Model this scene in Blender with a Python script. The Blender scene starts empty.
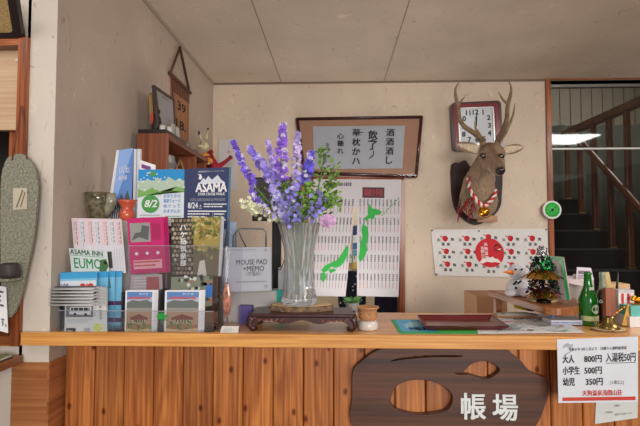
import bpy, bmesh, math, random
from mathutils import Vector, Matrix
random.seed(7)
V=Vector; PI=math.pi
SC=bpy.context.scene; COL=SC.collection
# ------------------------------------------------------------------ camera geometry (measurements taken from the photo)
F=460.; EYE=V((0,0,1.4)); YAW=math.radians(2.0); PIT=math.radians(2.5)
def ray(px,py):
    x=(px-320)/F; z=-(py-213)/F
    y2=math.cos(PIT)-z*math.sin(PIT); z2=math.sin(PIT)+z*math.cos(PIT)
    return V((x*math.cos(YAW)-y2*math.sin(YAW), x*math.sin(YAW)+y2*math.cos(YAW), z2))
def PY(px,py,Y): r=ray(px,py); return EYE+r*(Y/r.y)
def PX(px,py,X): r=ray(px,py); return EYE+r*(X/r.x)
def PZ(px,py,Z): r=ray(px,py); return EYE+r*((Z-1.4)/r.z)
def S(npx,Y): return npx*Y/F          # pixel length -> metres at depth Y
# ------------------------------------------------------------------ materials
MATS={}
def nt(name):
    m=bpy.data.materials.new(name); m.use_nodes=True; n=m.node_tree; return m,n,n.nodes['Principled BSDF']
def srgb(c):
    return tuple(((x/255)/12.92 if x/255<=.04045 else ((x/255+.055)/1.055)**2.4) for x in c)+(1,)
def M(name,c=None,rough=.6,metal=0,emit=0,spec=.5,noise=0,nscale=20,bump=0,trans=0,ior=1.45,coat=0):
    if name in MATS: return MATS[name]
    m,n,b=nt(name); col=srgb(c)
    b.inputs['Base Color'].default_value=col; b.inputs['Roughness'].default_value=rough
    b.inputs['Metallic'].default_value=metal; b.inputs['Specular IOR Level'].default_value=spec
    if trans: b.inputs['Transmission Weight'].default_value=trans; b.inputs['IOR'].default_value=ior
    if coat: b.inputs['Coat Weight'].default_value=coat; b.inputs['Coat Roughness'].default_value=.15
    if emit: b.inputs['Emission Color'].default_value=col; b.inputs['Emission Strength'].default_value=emit
    tc=n.nodes.new('ShaderNodeTexCoord'); nz=n.nodes.new('ShaderNodeTexNoise')
    nz.inputs['Scale'].default_value=nscale; nz.inputs['Detail'].default_value=5
    n.links.new(tc.outputs['Object'],nz.inputs['Vector'])
    k=max(noise,.03)
    r=n.nodes.new('ShaderNodeValToRGB'); r.color_ramp.elements[0].position=.3; r.color_ramp.elements[1].position=.7
    r.color_ramp.elements[0].color=tuple(x*(1-k) for x in col[:3])+(1,); r.color_ramp.elements[1].color=tuple(min(1,x*(1+k)) for x in col[:3])+(1,)
    n.links.new(nz.outputs['Fac'],r.inputs['Fac']); n.links.new(r.outputs['Color'],b.inputs['Base Color'])
    if bump:
        bp=n.nodes.new('ShaderNodeBump'); bp.inputs['Strength'].default_value=bump; bp.inputs['Distance'].default_value=.003
        n.links.new(nz.outputs['Fac'],bp.inputs['Height']); n.links.new(bp.outputs['Normal'],b.inputs['Normal'])
    MATS[name]=m; return m
def wood(name,cl,cd,axis=0,scale=1.,rough=.4,knots=0,plank=0,plank_axis=0,coat=.0,ringw=.5,contrast=1.):
    """grain runs along `axis`; optional knots and per-plank tone change"""
    m,n,b=nt(name); L=n.links.new; N=n.nodes.new
    tc=N('ShaderNodeTexCoord'); src=tc.outputs['Object']
    if plank:
        sx=N('ShaderNodeSeparateXYZ'); L(src,sx.inputs[0])
        dv=N('ShaderNodeMath'); dv.operation='DIVIDE'; dv.inputs[1].default_value=plank; L(sx.outputs[plank_axis],dv.inputs[0])
        fl=N('ShaderNodeMath'); fl.operation='FLOOR'; L(dv.outputs[0],fl.inputs[0])
        wn=N('ShaderNodeTexWhiteNoise'); wn.noise_dimensions='1D'; L(fl.outputs[0],wn.inputs['W'])
        sc=N('ShaderNodeVectorMath'); sc.operation='SCALE'; sc.inputs['Scale'].default_value=7; L(wn.outputs['Color'],sc.inputs[0])
        ad=N('ShaderNodeVectorMath'); ad.operation='ADD'; L(src,ad.inputs[0]); L(sc.outputs[0],ad.inputs[1]); src2=ad.outputs[0]
    else: src2=src
    mp=N('ShaderNodeMapping'); s=[9*scale]*3; s[axis]=.55*scale; mp.inputs['Scale'].default_value=s; L(src2,mp.inputs['Vector'])
    n1=N('ShaderNodeTexNoise'); n1.inputs['Scale'].default_value=1; n1.inputs['Detail'].default_value=2; n1.inputs['Distortion'].default_value=.3; L(mp.outputs[0],n1.inputs['Vector'])
    # growth rings: sine of the low noise
    mu=N('ShaderNodeMath'); mu.operation='MULTIPLY'; mu.inputs[1].default_value=75; L(n1.outputs['Fac'],mu.inputs[0])
    sn=N('ShaderNodeMath'); sn.operation='SINE'; L(mu.outputs[0],sn.inputs[0])
    mp2=N('ShaderNodeMapping'); s=[130*scale]*3; s[axis]=3*scale; mp2.inputs['Scale'].default_value=s; L(src2,mp2.inputs['Vector'])
    n2=N('ShaderNodeTexNoise'); n2.inputs['Scale'].default_value=1; n2.inputs['Detail'].default_value=3; L(mp2.outputs[0],n2.inputs['Vector'])
    a=N('ShaderNodeMath'); a.operation='MULTIPLY_ADD'; a.inputs[1].default_value=.16*ringw*contrast; L(sn.outputs[0],a.inputs[0]); L(n2.outputs['Fac'],a.inputs[2])
    a2=N('ShaderNodeMath'); a2.operation='MULTIPLY_ADD'; a2.inputs[1].default_value=.9; L(n1.outputs['Fac'],a2.inputs[0]); L(a.outputs[0],a2.inputs[2])
    r=N('ShaderNodeValToRGB'); r.color_ramp.elements[0].position=.6; r.color_ramp.elements[1].position=1.25-.0
    r.color_ramp.elements[1].position=1.; r.color_ramp.elements[0].color=srgb(cl); r.color_ramp.elements[1].color=srgb(cd)
    sb=N('ShaderNodeMath'); sb.operation='SUBTRACT'; sb.inputs[1].default_value=.12; L(a2.outputs[0],sb.inputs[0]); L(sb.outputs[0],r.inputs['Fac'])
    out=r.outputs['Color']
    if plank:
        hv=N('ShaderNodeHueSaturation'); L(out,hv.inputs['Color'])
        mr=N('ShaderNodeMapRange'); mr.inputs['To Min'].default_value=.85; mr.inputs['To Max'].default_value=1.15; L(wn.outputs['Value'],mr.inputs['Value']); L(mr.outputs[0],hv.inputs['Value']); out=hv.outputs[0]
    if knots:
        sk=N('ShaderNodeSeparateXYZ'); L(src2,sk.inputs[0]); ck_=N('ShaderNodeCombineXYZ'); L(sk.outputs[0],ck_.inputs[0]); L(sk.outputs[2],ck_.inputs[1])
        mk=N('ShaderNodeMapping'); mk.inputs['Scale'].default_value=(9,5.5,1); L(ck_.outputs[0],mk.inputs['Vector'])
        vo=N('ShaderNodeTexVoronoi'); vo.voronoi_dimensions='2D'; vo.inputs['Scale'].default_value=knots; vo.inputs['Randomness'].default_value=1; L(mk.outputs[0],vo.inputs['Vector'])
        rk=N('ShaderNodeValToRGB'); e=rk.color_ramp.elements; e[0].position=.02; e[0].color=(.12,.06,.03,1); e[1].position=.09; e[1].color=(1,1,1,1)
        e2=e.new(.04); e2.color=(.30,.13,.07,1); e3=e.new(.065); e3.color=(.8,.6,.5,1)
        L(vo.outputs['Distance'],rk.inputs['Fac'])
        mx=N('ShaderNodeMix'); mx.data_type='RGBA'; mx.blend_type='MULTIPLY'; mx.inputs['Factor'].default_value=.9; L(out,mx.inputs['A']); L(rk.outputs['Color'],mx.inputs['B']); out=mx.outputs['Result']
    L(out,b.inputs['Base Color']); b.inputs['Roughness'].default_value=rough
    if coat: b.inputs['Coat Weight'].default_value=coat; b.inputs['Coat Roughness'].default_value=.2
    bp=N('ShaderNodeBump'); bp.inputs['Strength'].default_value=.15; bp.inputs['Distance'].default_value=.002; L(n2.outputs['Fac'],bp.inputs['Height']); L(bp.outputs['Normal'],b.inputs['Normal'])
    MATS[name]=m; return m
def wallpaper(name,c,ax=(0,2)):
    m,n,b=nt(name); L=n.links.new; N=n.nodes.new
    tc=N('ShaderNodeTexCoord')
    n1=N('ShaderNodeTexNoise'); n1.inputs['Scale'].default_value=2.2; n1.inputs['Detail'].default_value=6; L(tc.outputs['Object'],n1.inputs['Vector'])
    r=N('ShaderNodeValToRGB'); col=srgb(c); r.color_ramp.elements[0].position=.3; r.color_ramp.elements[1].position=.7
    r.color_ramp.elements[0].color=tuple(x*.88 for x in col[:3])+(1,); r.color_ramp.elements[1].color=tuple(min(1,x*1.07) for x in col[:3])+(1,)
    L(n1.outputs['Fac'],r.inputs['Fac'])
    # plant fibres pressed in the paper
    n3=N('ShaderNodeTexNoise'); n3.inputs['Scale'].default_value=6; L(tc.outputs['Object'],n3.inputs['Vector'])
    mxv=N('ShaderNodeMix'); mxv.data_type='RGBA'; mxv.inputs['Factor'].default_value=.25; L(tc.outputs['Object'],mxv.inputs['A']); L(n3.outputs['Color'],mxv.inputs['B'])
    mp=N('ShaderNodeMapping'); mp.inputs['Scale'].default_value=(55,55,9); mp.inputs['Rotation'].default_value=(.5,.6,.4); L(mxv.outputs['Result'],mp.inputs['Vector'])
    n2=N('ShaderNodeTexNoise'); n2.inputs['Scale'].default_value=1; n2.inputs['Detail'].default_value=2; L(mp.outputs[0],n2.inputs['Vector'])
    r2=N('ShaderNodeValToRGB'); e=r2.color_ramp.elements; e[0].position=.25; e[0].color=(.62,.55,.48,1); e[1].position=.34; e[1].color=(1,1,1,1)
    e3=e.new(.66); e3.color=(1,1,1,1); e4=e.new(.74); e4.color=(1.25,1.22,1.15,1)
    L(n2.outputs['Fac'],r2.inputs['Fac'])
    mx=N('ShaderNodeMix'); mx.data_type='RGBA'; mx.blend_type='MULTIPLY'; mx.inputs['Factor'].default_value=.8; L(r.outputs['Color'],mx.inputs['A']); L(r2.outputs['Color'],mx.inputs['B'])
    L(mx.outputs['Result'],b.inputs['Base Color']); b.inputs['Roughness'].default_value=.85
    bp=N('ShaderNodeBump'); bp.inputs['Strength'].default_value=.3; bp.inputs['Distance'].default_value=.002; L(n2.outputs['Fac'],bp.inputs['Height']); L(bp.outputs['Normal'],b.inputs['Normal'])
    MATS[name]=m; return m
def clear(name,tint=(235,240,240),glossy=.08,alpha=.0):
    if name in MATS: return MATS[name]
    m=bpy.data.materials.new(name); m.use_nodes=True; n=m.node_tree; n.nodes.clear(); L=n.links.new; N=n.nodes.new
    o=N('ShaderNodeOutputMaterial'); t=N('ShaderNodeBsdfTransparent'); t.inputs[0].default_value=srgb(tint)
    g=N('ShaderNodeBsdfGlossy'); g.inputs['Roughness'].default_value=.04; g.inputs[0].default_value=(1,1,1,1)
    fr=N('ShaderNodeFresnel'); fr.inputs['IOR'].default_value=1.5 if name=='pane glass' else 1.25
    mx=N('ShaderNodeMixShader'); L(fr.outputs[0],mx.inputs[0]); L(t.outputs[0],mx.inputs[1]); L(g.outputs[0],mx.inputs[2])
    last=mx
    if alpha:
        d=N('ShaderNodeBsdfDiffuse'); d.inputs[0].default_value=srgb(tint); m2=N('ShaderNodeMixShader'); m2.inputs[0].default_value=alpha
        L(mx.outputs[0],m2.inputs[1]); L(d.outputs[0],m2.inputs[2]); last=m2
    L(last.outputs[0],o.inputs[0]); MATS[name]=m; return m
WHITE=M('paper white',(232,232,236),.7)
INK=M('ink black',(28,28,32),.7)
# ------------------------------------------------------------------ mesh builder
def mw(o):
    m=o.matrix_basis.copy()
    while o.parent: o=o.parent; m=o.matrix_basis@m
    return m
_tx={}
def glyph(s,bold=0,res=2,spacing=1.0,lspace=1.0):
    k=(s,bold,res,spacing,lspace)
    if k in _tx: return _tx[k]
    c=bpy.data.curves.new('t','FONT'); c.body=s; c.size=1; c.resolution_u=res; c.offset=0; c.space_line=lspace; c.space_character=spacing; c.align_x='LEFT'
    o=bpy.data.objects.new('t',c); COL.objects.link(o); dg=bpy.context.evaluated_depsgraph_get(); dg.update()
    me=bpy.data.meshes.new_from_object(o.evaluated_get(dg))
    vs=[(v.co.x,v.co.y) for v in me.vertices]; fs=[tuple(p.vertices) for p in me.polygons]
    bpy.data.objects.remove(o); bpy.data.curves.remove(c); bpy.data.meshes.remove(me)
    if vs:
        x0=min(v[0] for v in vs);x1=max(v[0] for v in vs);y0=min(v[1] for v in vs);y1=max(v[1] for v in vs)
    else: x0=x1=y0=y1=0
    if bold and vs:
        n=len(vs); d=bold; sh=((-d,-d*.6),(d,-d*.6),(-d,d*.6),(d,d*.6)); v0,f0=vs,fs
        vs=[(x+p,y+q) for p,q in sh for x,y in v0]; fs=[tuple(i+n*j for i in f) for j in range(4) for f in f0]
        x0-=d;x1+=d;y0-=d*.6;y1+=d*.6
    _tx[k]=([(x-x0,y-y0) for x,y in vs],fs,x1-x0,y1-y0); return _tx[k]
class MB:
    def __init__(s,mat=None,X=None):
        s.v=[];s.f=[];s.m=[];s.sm=[];s.mats=[];s.cur=0;s.X=X
        if mat: s.use(mat)
    def use(s,mat):
        if mat not in s.mats: s.mats.append(mat)
        s.cur=s.mats.index(mat); return s
    def add(s,vs,fs,smooth=False,M_=None):
        b=len(s.v)
        for p in vs:
            p=V(p)
            if M_ is not None: p=M_@p
            if s.X is not None: p=s.X@p
            s.v.append(p)
        for f in fs: s.f.append(tuple(b+i for i in f)); s.m.append(s.cur); s.sm.append(smooth)
        return s
    def box(s,a,b,M_=None):
        x0,y0,z0=[min(a[i],b[i]) for i in range(3)]; x1,y1,z1=[max(a[i],b[i]) for i in range(3)]
        return s.add([(x0,y0,z0),(x1,y0,z0),(x1,y1,z0),(x0,y1,z0),(x0,y0,z1),(x1,y0,z1),(x1,y1,z1),(x0,y1,z1)],
          [(0,3,2,1),(4,5,6,7),(0,1,5,4),(1,2,6,5),(2,3,7,6),(3,0,4,7)],False,M_)
    def cbox(s,c,size,M_=None):
        c=V(c);h=V(size)/2; return s.box(c-h,c+h,M_)
    def lathe(s,prof,c=(0,0,0),n=24,M_=None,sy=1.,wob=None):
        vs=[];fs=[]
        for r,z in prof:
            for i in range(n):
                a=2*PI*i/n; k=wob(a,z) if wob else 1
                vs.append((c[0]+r*k*math.cos(a),c[1]+sy*r*k*math.sin(a),c[2]+z))
        for j in range(len(prof)-1):
            for i in range(n):
                i2=(i+1)%n; fs.append((j*n+i,j*n+i2,(j+1)*n+i2,(j+1)*n+i))
        if prof[0][0]>1e-6: fs.append(tuple(reversed(range(n))))
        if prof[-1][0]>1e-6: fs.append(tuple(range((len(prof)-1)*n,len(prof)*n)))
        return s.add(vs,fs,True,M_)
    def ell(s,c,r,R=None,n=14,k=8):
        if not hasattr(r,'__len__'): r=(r,r,r)
        vs=[];fs=[]
        for j in range(k+1):
            t=PI*j/k
            for i in range(n):
                a=2*PI*i/n; vs.append((r[0]*math.sin(t)*math.cos(a),r[1]*math.sin(t)*math.sin(a),r[2]*math.cos(t)))
        for j in range(k):
            for i in range(n):
                i2=(i+1)%n; fs.append((j*n+i2,j*n+i,(j+1)*n+i,(j+1)*n+i2))
        m=Matrix.Translation(V(c))
        if R is not None: m=m@(R.to_4x4() if hasattr(R,'to_4x4') else R)
        return s.add(vs,fs,True,m)
    def tube(s,pts,rad,n=8,M_=None):
        pts=[V(p) for p in pts]
        if not hasattr(rad,'__len__'): rad=[rad]*len(pts)
        vs=[];fs=[]; up=None
        for i,p in enumerate(pts):
            d=(pts[min(i+1,len(pts)-1)]-pts[max(i-1,0)]).normalized()
            if up is None: up=V((0,0,1)) if abs(d.z)<.9 else V((1,0,0))
            a=d.cross(up)
            if a.length<1e-5: a=d.orthogonal()
            a.normalize(); b=a.cross(d).normalized(); up=b
            for k in range(n):
                t=2*PI*k/n; vs.append(p+(a*math.cos(t)+b*math.sin(t))*rad[i])
        for i in range(len(pts)-1):
            for k in range(n):
                k2=(k+1)%n; fs.append((i*n+k,i*n+k2,(i+1)*n+k2,(i+1)*n+k))
        fs.append(tuple(reversed(range(n)))); fs.append(tuple(range((len(pts)-1)*n,len(pts)*n)))
        return s.add(vs,fs,True,M_)
    def prism(s,pts,d,M_=None,smooth=False):
        """pts: 3D polygon, d: extrusion vector"""
        pts=[V(p) for p in pts]; d=V(d); n=len(pts)
        vs=pts+[p+d for p in pts]; fs=[tuple(range(n)),tuple(reversed(range(n,2*n)))]
        fs+=[(i,(i+1)%n,(i+1)%n+n,i+n) for i in range(n)]
        return s.add(vs,fs,smooth,M_)
    def build(s,name,parent=None,bevel=0,label=None,local=False,sub=0,norm=True):
        me=bpy.data.meshes.new(name)
        if parent is None:
            if local: org=V((0,0,0))
            else:
                xs=[v.x for v in s.v];ys=[v.y for v in s.v];zs=[v.z for v in s.v]
                org=V(((min(xs)+max(xs))/2,(min(ys)+max(ys))/2,min(zs)))
            vs=[v-org for v in s.v]
        else:
            if local: vs=s.v
            else: im=mw(parent).inverted(); vs=[im@v for v in s.v]
        me.from_pydata([tuple(v) for v in vs],[],s.f)
        for m in s.mats: me.materials.append(m)
        me.polygons.foreach_set('material_index',s.m); me.polygons.foreach_set('use_smooth',s.sm)
        me.update()
        if norm:
            bm=bmesh.new(); bm.from_mesh(me); bmesh.ops.recalc_face_normals(bm,faces=bm.faces); bm.to_mesh(me); bm.free()
        o=bpy.data.objects.new(name,me); COL.objects.link(o)
        if parent is None: o.location=org
        else: o.parent=parent
        if bevel:
            bv=o.modifiers.new('bevel','BEVEL'); bv.width=bevel; bv.segments=2; bv.limit_method='ANGLE'; bv.angle_limit=.7
        if sub:
            sm=o.modifiers.new('sub','SUBSURF'); sm.levels=sub; sm.render_levels=sub
        if label: o['label']=label
        return o
def tag(o,label=None,cat=None,group=None,kind=None):
    if label: o['label']=label
    if cat: o['category']=cat
    if group: o['group']=group
    if kind: o['kind']=kind
    return o
def thing(name,loc,label,cat,group=None,rz=0):
    o=bpy.data.objects.new(name,None); COL.objects.link(o); o.location=loc; o.rotation_euler=(0,0,rz); o.empty_display_size=.05
    return tag(o,label,cat,group)
def struct(name,mb,bevel=0): return tag(mb.build(name,bevel=bevel),kind='structure')
def T(loc,rx=0,ry=0,rz=0,s=1): return Matrix.Translation(V(loc))@Matrix.Rotation(rz,4,'Z')@Matrix.Rotation(ry,4,'Y')@Matrix.Rotation(rx,4,'X')@Matrix.Scale(s,4)
class Sheet:
    """a thin printed sheet; content in fractions of its width (u) and height (v)"""
    def __init__(s,BL,BR,TR,TL,thick=.0012,base=None,lay=.00035):
        s.c=[V(BL),V(BR),V(TR),V(TL)]; s.W=(s.c[1]-s.c[0]).length; s.H=(s.c[3]-s.c[0]).length
        s.n=(s.c[1]-s.c[0]).cross(s.c[3]-s.c[0]).normalized(); s.lay=lay
        if s.n.dot(EYE-s.c[0])<0: s.n=-s.n
        s.mb=MB(base or WHITE); s.mb.prism([p for p in s.c],-s.n*thick)
    def P(s,u,v,L=0):
        a=s.c[0].lerp(s.c[1],u); b=s.c[3].lerp(s.c[2],u); return a.lerp(b,v)+s.n*(s.lay*L)
    def poly(s,pts,m,L=1):
        s.mb.use(m).add([s.P(u,v,L) for u,v in pts],[tuple(range(len(pts)))]); return s
    def rect(s,u0,v0,u1,v1,m,L=1): return s.poly([(u0,v0),(u1,v0),(u1,v1),(u0,v1)],m,L)
    def disc(s,u,v,r,m,L=1,n=28,kx=1.):   # r as a fraction of height
        k=s.H/s.W; return s.poly([(u+r*k*kx*math.cos(2*PI*i/n),v+r*math.sin(2*PI*i/n)) for i in range(n)],m,L)
    def text(s,t,u,v,h,m=None,L=2,bold=0,fit=None,res=2,align='l',rot=0,sp=1.,hx=None,italic=0):
        """h: glyph block height (fraction of sheet height) ; fit: width as fraction of sheet width"""
        vs,fs,w,hh=glyph(t,bold,res,sp)
        if not vs: return s
        if '\n' not in t and hx is None: sc=h/(.72 if all(ord(q)<256 for q in t) else .92)
        else: sc=h/max(hh,1e-6)
        k=s.H/s.W; sx=sc*k
        if fit: sx=fit/w
        n0=len(vs)//4 if bold else len(vs)+1
        ox=0 if align=='l' else (-w*sx/2 if align=='c' else -w*sx)
        s.mb.use(m or INK); pts=[]
        for i_,(x,y) in enumerate(vs):
            a=ox+(x+italic*y)*sx; b=y*sc
            if rot: a,b=a*math.cos(rot)-b*math.sin(rot)/k*k*1,(a/k)*math.sin(rot)+b*math.cos(rot)
            pts.append(s.P(u+a,v+b,L+.22*(i_//n0)))
        s.mb.add(pts,fs); return s
    def vtext(s,t,u,v,h,m=None,L=2,bold=0,res=1,wid=None):
        """vertical writing, top at v, total height h"""
        n=len(t); ch=h/n; k=s.H/s.W
        for i,c in enumerate(t):
            vs,fs,w,hh=glyph(c,bold,res); 
            if not vs: continue
            sc=min(ch*.86/max(w,hh),ch/.85); sx=sc*k*(wid or 1)
            n0=len(vs)//4 if bold else len(vs)+1
            s.mb.use(m or INK); s.mb.add([s.P(u-w*sx/2+x*sx,v-ch*(i+1)+ch*.07+y*sc,L+.22*(j//n0)) for j,(x,y) in enumerate(vs)],fs)
        return s
    def lines(s,u0,v0,u1,v1,n,m=None,L=2,fill=.45,ragged=.25,seed=1):
        rr=random.Random(seed); dv=(v1-v0)/n
        for i in range(n):
            e=u1-(u1-u0)*rr.random()*ragged; u=u0
            while u<e:
                w=(u1-u0)*rr.uniform(.05,.14); s.rect(u,v1-dv*(i+fill),min(u+w,e),v1-dv*i,m or INK,L); u+=w+(u1-u0)*.02
        return s
    def done(s,name,label=None,cat=None,group=None,parent=None,bevel=0):
        o=s.mb.build(name,parent=parent,norm=False); 
        if parent is None: tag(o,label,cat,group)
        elif label: o['label']=label
        return o
def QS(c,thick=.0012,base=None,lay=.00035):
    """sheet from four measured corners BL,BR,TR,TL each (px,py,depth)"""
    return Sheet(*[PY(*q) for q in c],thick=thick,base=base,lay=lay)
def smooth_poly(pts,k=3):
    n=len(pts); out=[]
    for i in range(n):
        p0,p1,p2,p3=[V((*pts[(i+j-1)%n],0)) for j in range(4)]
        for j in range(k):
            t=j/k; q=.5*((2*p1)+(p2-p0)*t+(2*p0-5*p1+4*p2-p3)*t*t+(3*p1-p0-3*p2+p3)*t**3); out.append((q.x,q.y))
    return out
# ------------------------------------------------------------------ setting
XL=-.925; YB=3.4; YN=1.47; ZC=2.53; YF=1.455
ZT=PY(320,334,YF).z            # counter top
WPB=wallpaper('wallpaper cream',(210,192,173)); WPL=wallpaper('wallpaper side shaded',(188,171,157)); WPF=wallpaper('wallpaper front',(208,198,187))  # one wallpaper toned per wall; the darker side copy holds painted shade
CEIL=wallpaper('ceiling paper',(214,200,182))
TRIMW=wood('cherry trim',(176,96,44),(112,54,22),axis=2,rough=.35,coat=.2)
TRIMH=wood('cherry trim across',(176,96,44),(112,54,22),axis=0,rough=.35,coat=.2)
DARK=M('dark void',(22,20,20),.9)
struct('floor',MB(wood('floor boards',(120,84,54),(80,54,34),axis=0,plank=.12,plank_axis=1)).box((-2.6,-2.2,-.06),(5.0,6.6,0)))
m=MB(CEIL).box((-2.6,-2.2,ZC),(5.0,YB+.12,ZC+.05)); struct('ceiling',m)
m=MB(M('ceiling seam',(150,138,122),.8))
for x in (PZ(266,40,ZC).x,PZ(397,40,ZC).x): m.box((x-.003,-1,ZC-.0012),(x+.003,YB,ZC+.001))
struct('trim_1',m)
# back wall with two openings
dxl=PY(303,240,YB).x; dxr=PY(403,240,YB).x; dzt=PY(350,176,YB).z
sx=PY(549,200,YB).x; szt=PY(600,80,YB).z; SX2=2.95
m=MB(WPB); 
for a,b in (((XL-.1,YB,0),(dxl,YB+.12,ZC)),((dxl,YB,dzt),(dxr,YB+.12,ZC)),((dxr,YB,0),(sx,YB+.12,ZC)),((sx,YB,szt),(SX2,YB+.12,ZC)),((SX2,YB,0),(5.0,YB+.12,ZC))): m.box(a,b)
struct('wall_back',m)
m=MB(M('cornice strip',(120,100,80),.6)); m.box((XL,YB-.012,ZC-.012),(sx+2,YB-.0005,ZC-.0005)); struct('trim_2',m)
m=MB(M('cornice strip pale',(170,155,138),.6)); m.box((XL+.0005,YN,ZC-.018),(XL+.012,YB-.013,ZC-.0005)); struct('trim_3',m)
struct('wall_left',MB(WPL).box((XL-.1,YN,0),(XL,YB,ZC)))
struct('wall_right',MB(wood('unseen dark wall',(84,56,40),(56,36,26),axis=2,rough=.8)).box((4.9,-5.2,0),(5.0,YB,ZC)))  # unseen wall, darkened and lengthened to keep the stair glass reflection dark
# front-facing wall at left with the framed opening
jxo=PY(26.5,200,YN).x; jxi=PY(17.5,200,YN).x; fz1=PY(10,39,YN).z; fz0=PY(10,345,YN).z; fzi=PY(10,47,YN).z; fzb=PY(10,335,YN).z
m=MB(WPF); m.box((jxo,YN,0),(XL-.1,YN+.1,ZC)) if jxo<XL-.1 else None
m.box((max(jxo,XL-.1)-.0,YN-.001,PY(30,362,YN).z),(XL,YN,ZC)); m.box((-2.6,YN,fz1),(jxo,YN+.1,ZC)); m.box((-2.6,YN,0),(jxo,YN+.1,fz0))
struct('wall_front_left',m)
m=MB(TRIMW).box((jxi,YN-.018,fz0),(jxo,YN+.1,fz1)); m.use(TRIMH).box((-2.6,YN-.016,fzi),(jxi,YN+.1,fz1)).box((-2.6,YN-.016,fz0),(jxi,YN+.1,fzb)); struct('window_1',m)
m=MB(M('niche void dark',(38,30,26),.8)).box((-2.6,YN+.45,fz0),(XL-.1,YN+.5,fz1)); struct('wall_niche_back',m)  # dark backing put in for the unlit void inside the opening
m=MB(wood('niche jamb',(176,96,44),(112,54,22),axis=2)).box((PY(11.5,200,YN+.08).x,YN+.06,fzb),(PY(11.5,200,YN+.08).x+.02,YN+.1,fzi)); struct('trim_4',m)
# dado below the counter ledge
dz=PY(30,362,YN).z; dxl2=PY(12,400,YN).x
DADO=wood('dado plywood',(180,120,72),(146,88,46),axis=0,scale=.6,rough=.5)
m=MB(DADO).box((dxl2,YN-.006,0),(XL+.0,YN,dz)); m.use(wood('dado plywood side',(176,112,68),(136,80,44),axis=1,scale=.6)).box((XL,YN-.006,0),(XL+.006,YF+.11,dz)); struct('trim_5',m)
# wall fittings for the stair opening
m=MB(TRIMW).box((sx-.012,YB-.02,0),(sx+.022,YB+.14,szt)); m.use(TRIMH).box((sx-.012,YB-.02,szt-.0),(SX2,YB+.14,szt+.022)); struct('door_1',m)
m=MB(M('alu rail',(150,148,146),.35,.8)); zr=PY(600,86,YB+.03).z; m.box((sx+.022,YB+.02,zr-.008),(SX2,YB+.06,zr+.012))
struct('trim_6',m)
GLS=clear('pane glass',(225,228,228)); zg=PY(600,148.5,YB+.03).z
o=MB(GLS).box((sx+.024,YB+.035,0.02),(SX2,YB+.041,zg-.007)).build('window_2'); tag(o,kind='structure')
o=MB(GLS).box((sx+.024,YB+.035,zg+.007),(SX2,YB+.041,zr-.009)).build('window_3'); tag(o,kind='structure')
m=MB(M('pane edge strip',(205,205,200),.3)).box((sx+.022,YB+.03,zg-.006),(SX2,YB+.046,zg+.006)); struct('trim_7',m)
# doorway frame behind the split curtain
m=MB(TRIMW).box((dxr-.028,YB-.015,0),(dxr+.008,YB+.14,dzt)); m.box((dxl-.008,YB-.015,0),(dxl+.03,YB+.14,dzt)); m.use(TRIMH).box((dxl-.008,YB-.015,dzt-.03),(dxr+.008,YB+.14,dzt+.006)); struct('door_2',m)
# room behind the curtain
KW=M('kitchen wall',(214,200,176),.8,noise=.04)
struct('wall_kitchen_back',MB(KW).box((-.9,5.3,0),(1.36,5.4,ZC))); struct('wall_kitchen_left',MB(KW).box((-1.0,YB+.12,0),(-.9,5.4,ZC)))
struct('wall_partition',MB(KW).box((1.28,YB+.12,0),(1.36,6.5,3.7))); struct('ceiling_kitchen',MB(KW).box((-1.0,YB+.12,ZC),(1.28,5.4,ZC+.05)))
# stair hall
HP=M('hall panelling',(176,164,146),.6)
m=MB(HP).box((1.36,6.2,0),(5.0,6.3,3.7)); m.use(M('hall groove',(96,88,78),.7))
x=1.45
while x<4.9: m.box((x,6.192,0),(x+.008,6.2,3.7)); x+=.14
struct('wall_hall_back',m)
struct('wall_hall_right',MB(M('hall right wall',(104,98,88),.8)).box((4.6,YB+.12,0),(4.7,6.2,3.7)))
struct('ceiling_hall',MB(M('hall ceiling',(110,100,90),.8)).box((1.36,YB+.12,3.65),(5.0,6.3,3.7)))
struct('wall_hall_over',MB(HP).box((1.36,YB+.125,ZC),(5.0,YB+.16,3.65)))
# ---- staircase
CAR=M('stair carpet',(26,27,30),.95,noise=.1,nscale=60); SW=wood('stair timber',(150,84,48),(104,54,30),axis=2,rough=.35,coat=.2)
st=thing('staircase',(1.9,3.6,0),'dark carpeted staircase rising behind the glass, with brown timber balusters and sloping handrail','staircase')
z0=PY(631,269,3.9).z; RI=.162; GO=.25; XR=PY(631,269,3.9).x+.05
k0=-6
for k in range(k0,5):
    zt=z0+RI*k; y=3.9+GO*(k-.5)+.02
    if y<3.56: continue
    MB(CAR).box((1.37,y,zt-RI+.0),(XR,y+GO+.02,zt-.004)).use(M('tread nose',(66,66,68),.6)).box((1.37,y-.012,zt-.012),(XR,y+.01,zt)).build('step',st)
for k in range(-1,5):
    y=3.9+GO*k; xx=XR-.05; zt=z0+RI*k
    b=MB(SW).box((xx-.021,y-.02,zt+.0005),(xx+.021,y+.02,2.42)).build('baluster',st,bevel=.004)
    MB(M('brass foot',(220,180,110),.3,.9)).box((xx-.026,y-.025,zt+.0002),(xx+.026,y+.025,zt+.016)).build('foot_cap',b)
m=MB(SW); a=PX(575,135,XR-.1); b=PX(645,214,XR-.1); d=(b-a).normalized(); m.tube([a-d*.05,a,b,b+d*.12],.028,10); m.build('handrail',st)
MB(SW).box((XR-.09,3.56,2.42),(XR-.01,4.95,2.48)).build('top_beam',st)
MB(wood('newel panel',(150,84,44),(100,50,26),axis=2)).box((1.9,5.12,z0+.6),(2.28,5.2,2.42)).build('landing_post',st,bevel=.01)
m=MB(M('curtain green grey',(70,74,66),.9,noise=.2))
vs=[];fs=[];n=60
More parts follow.
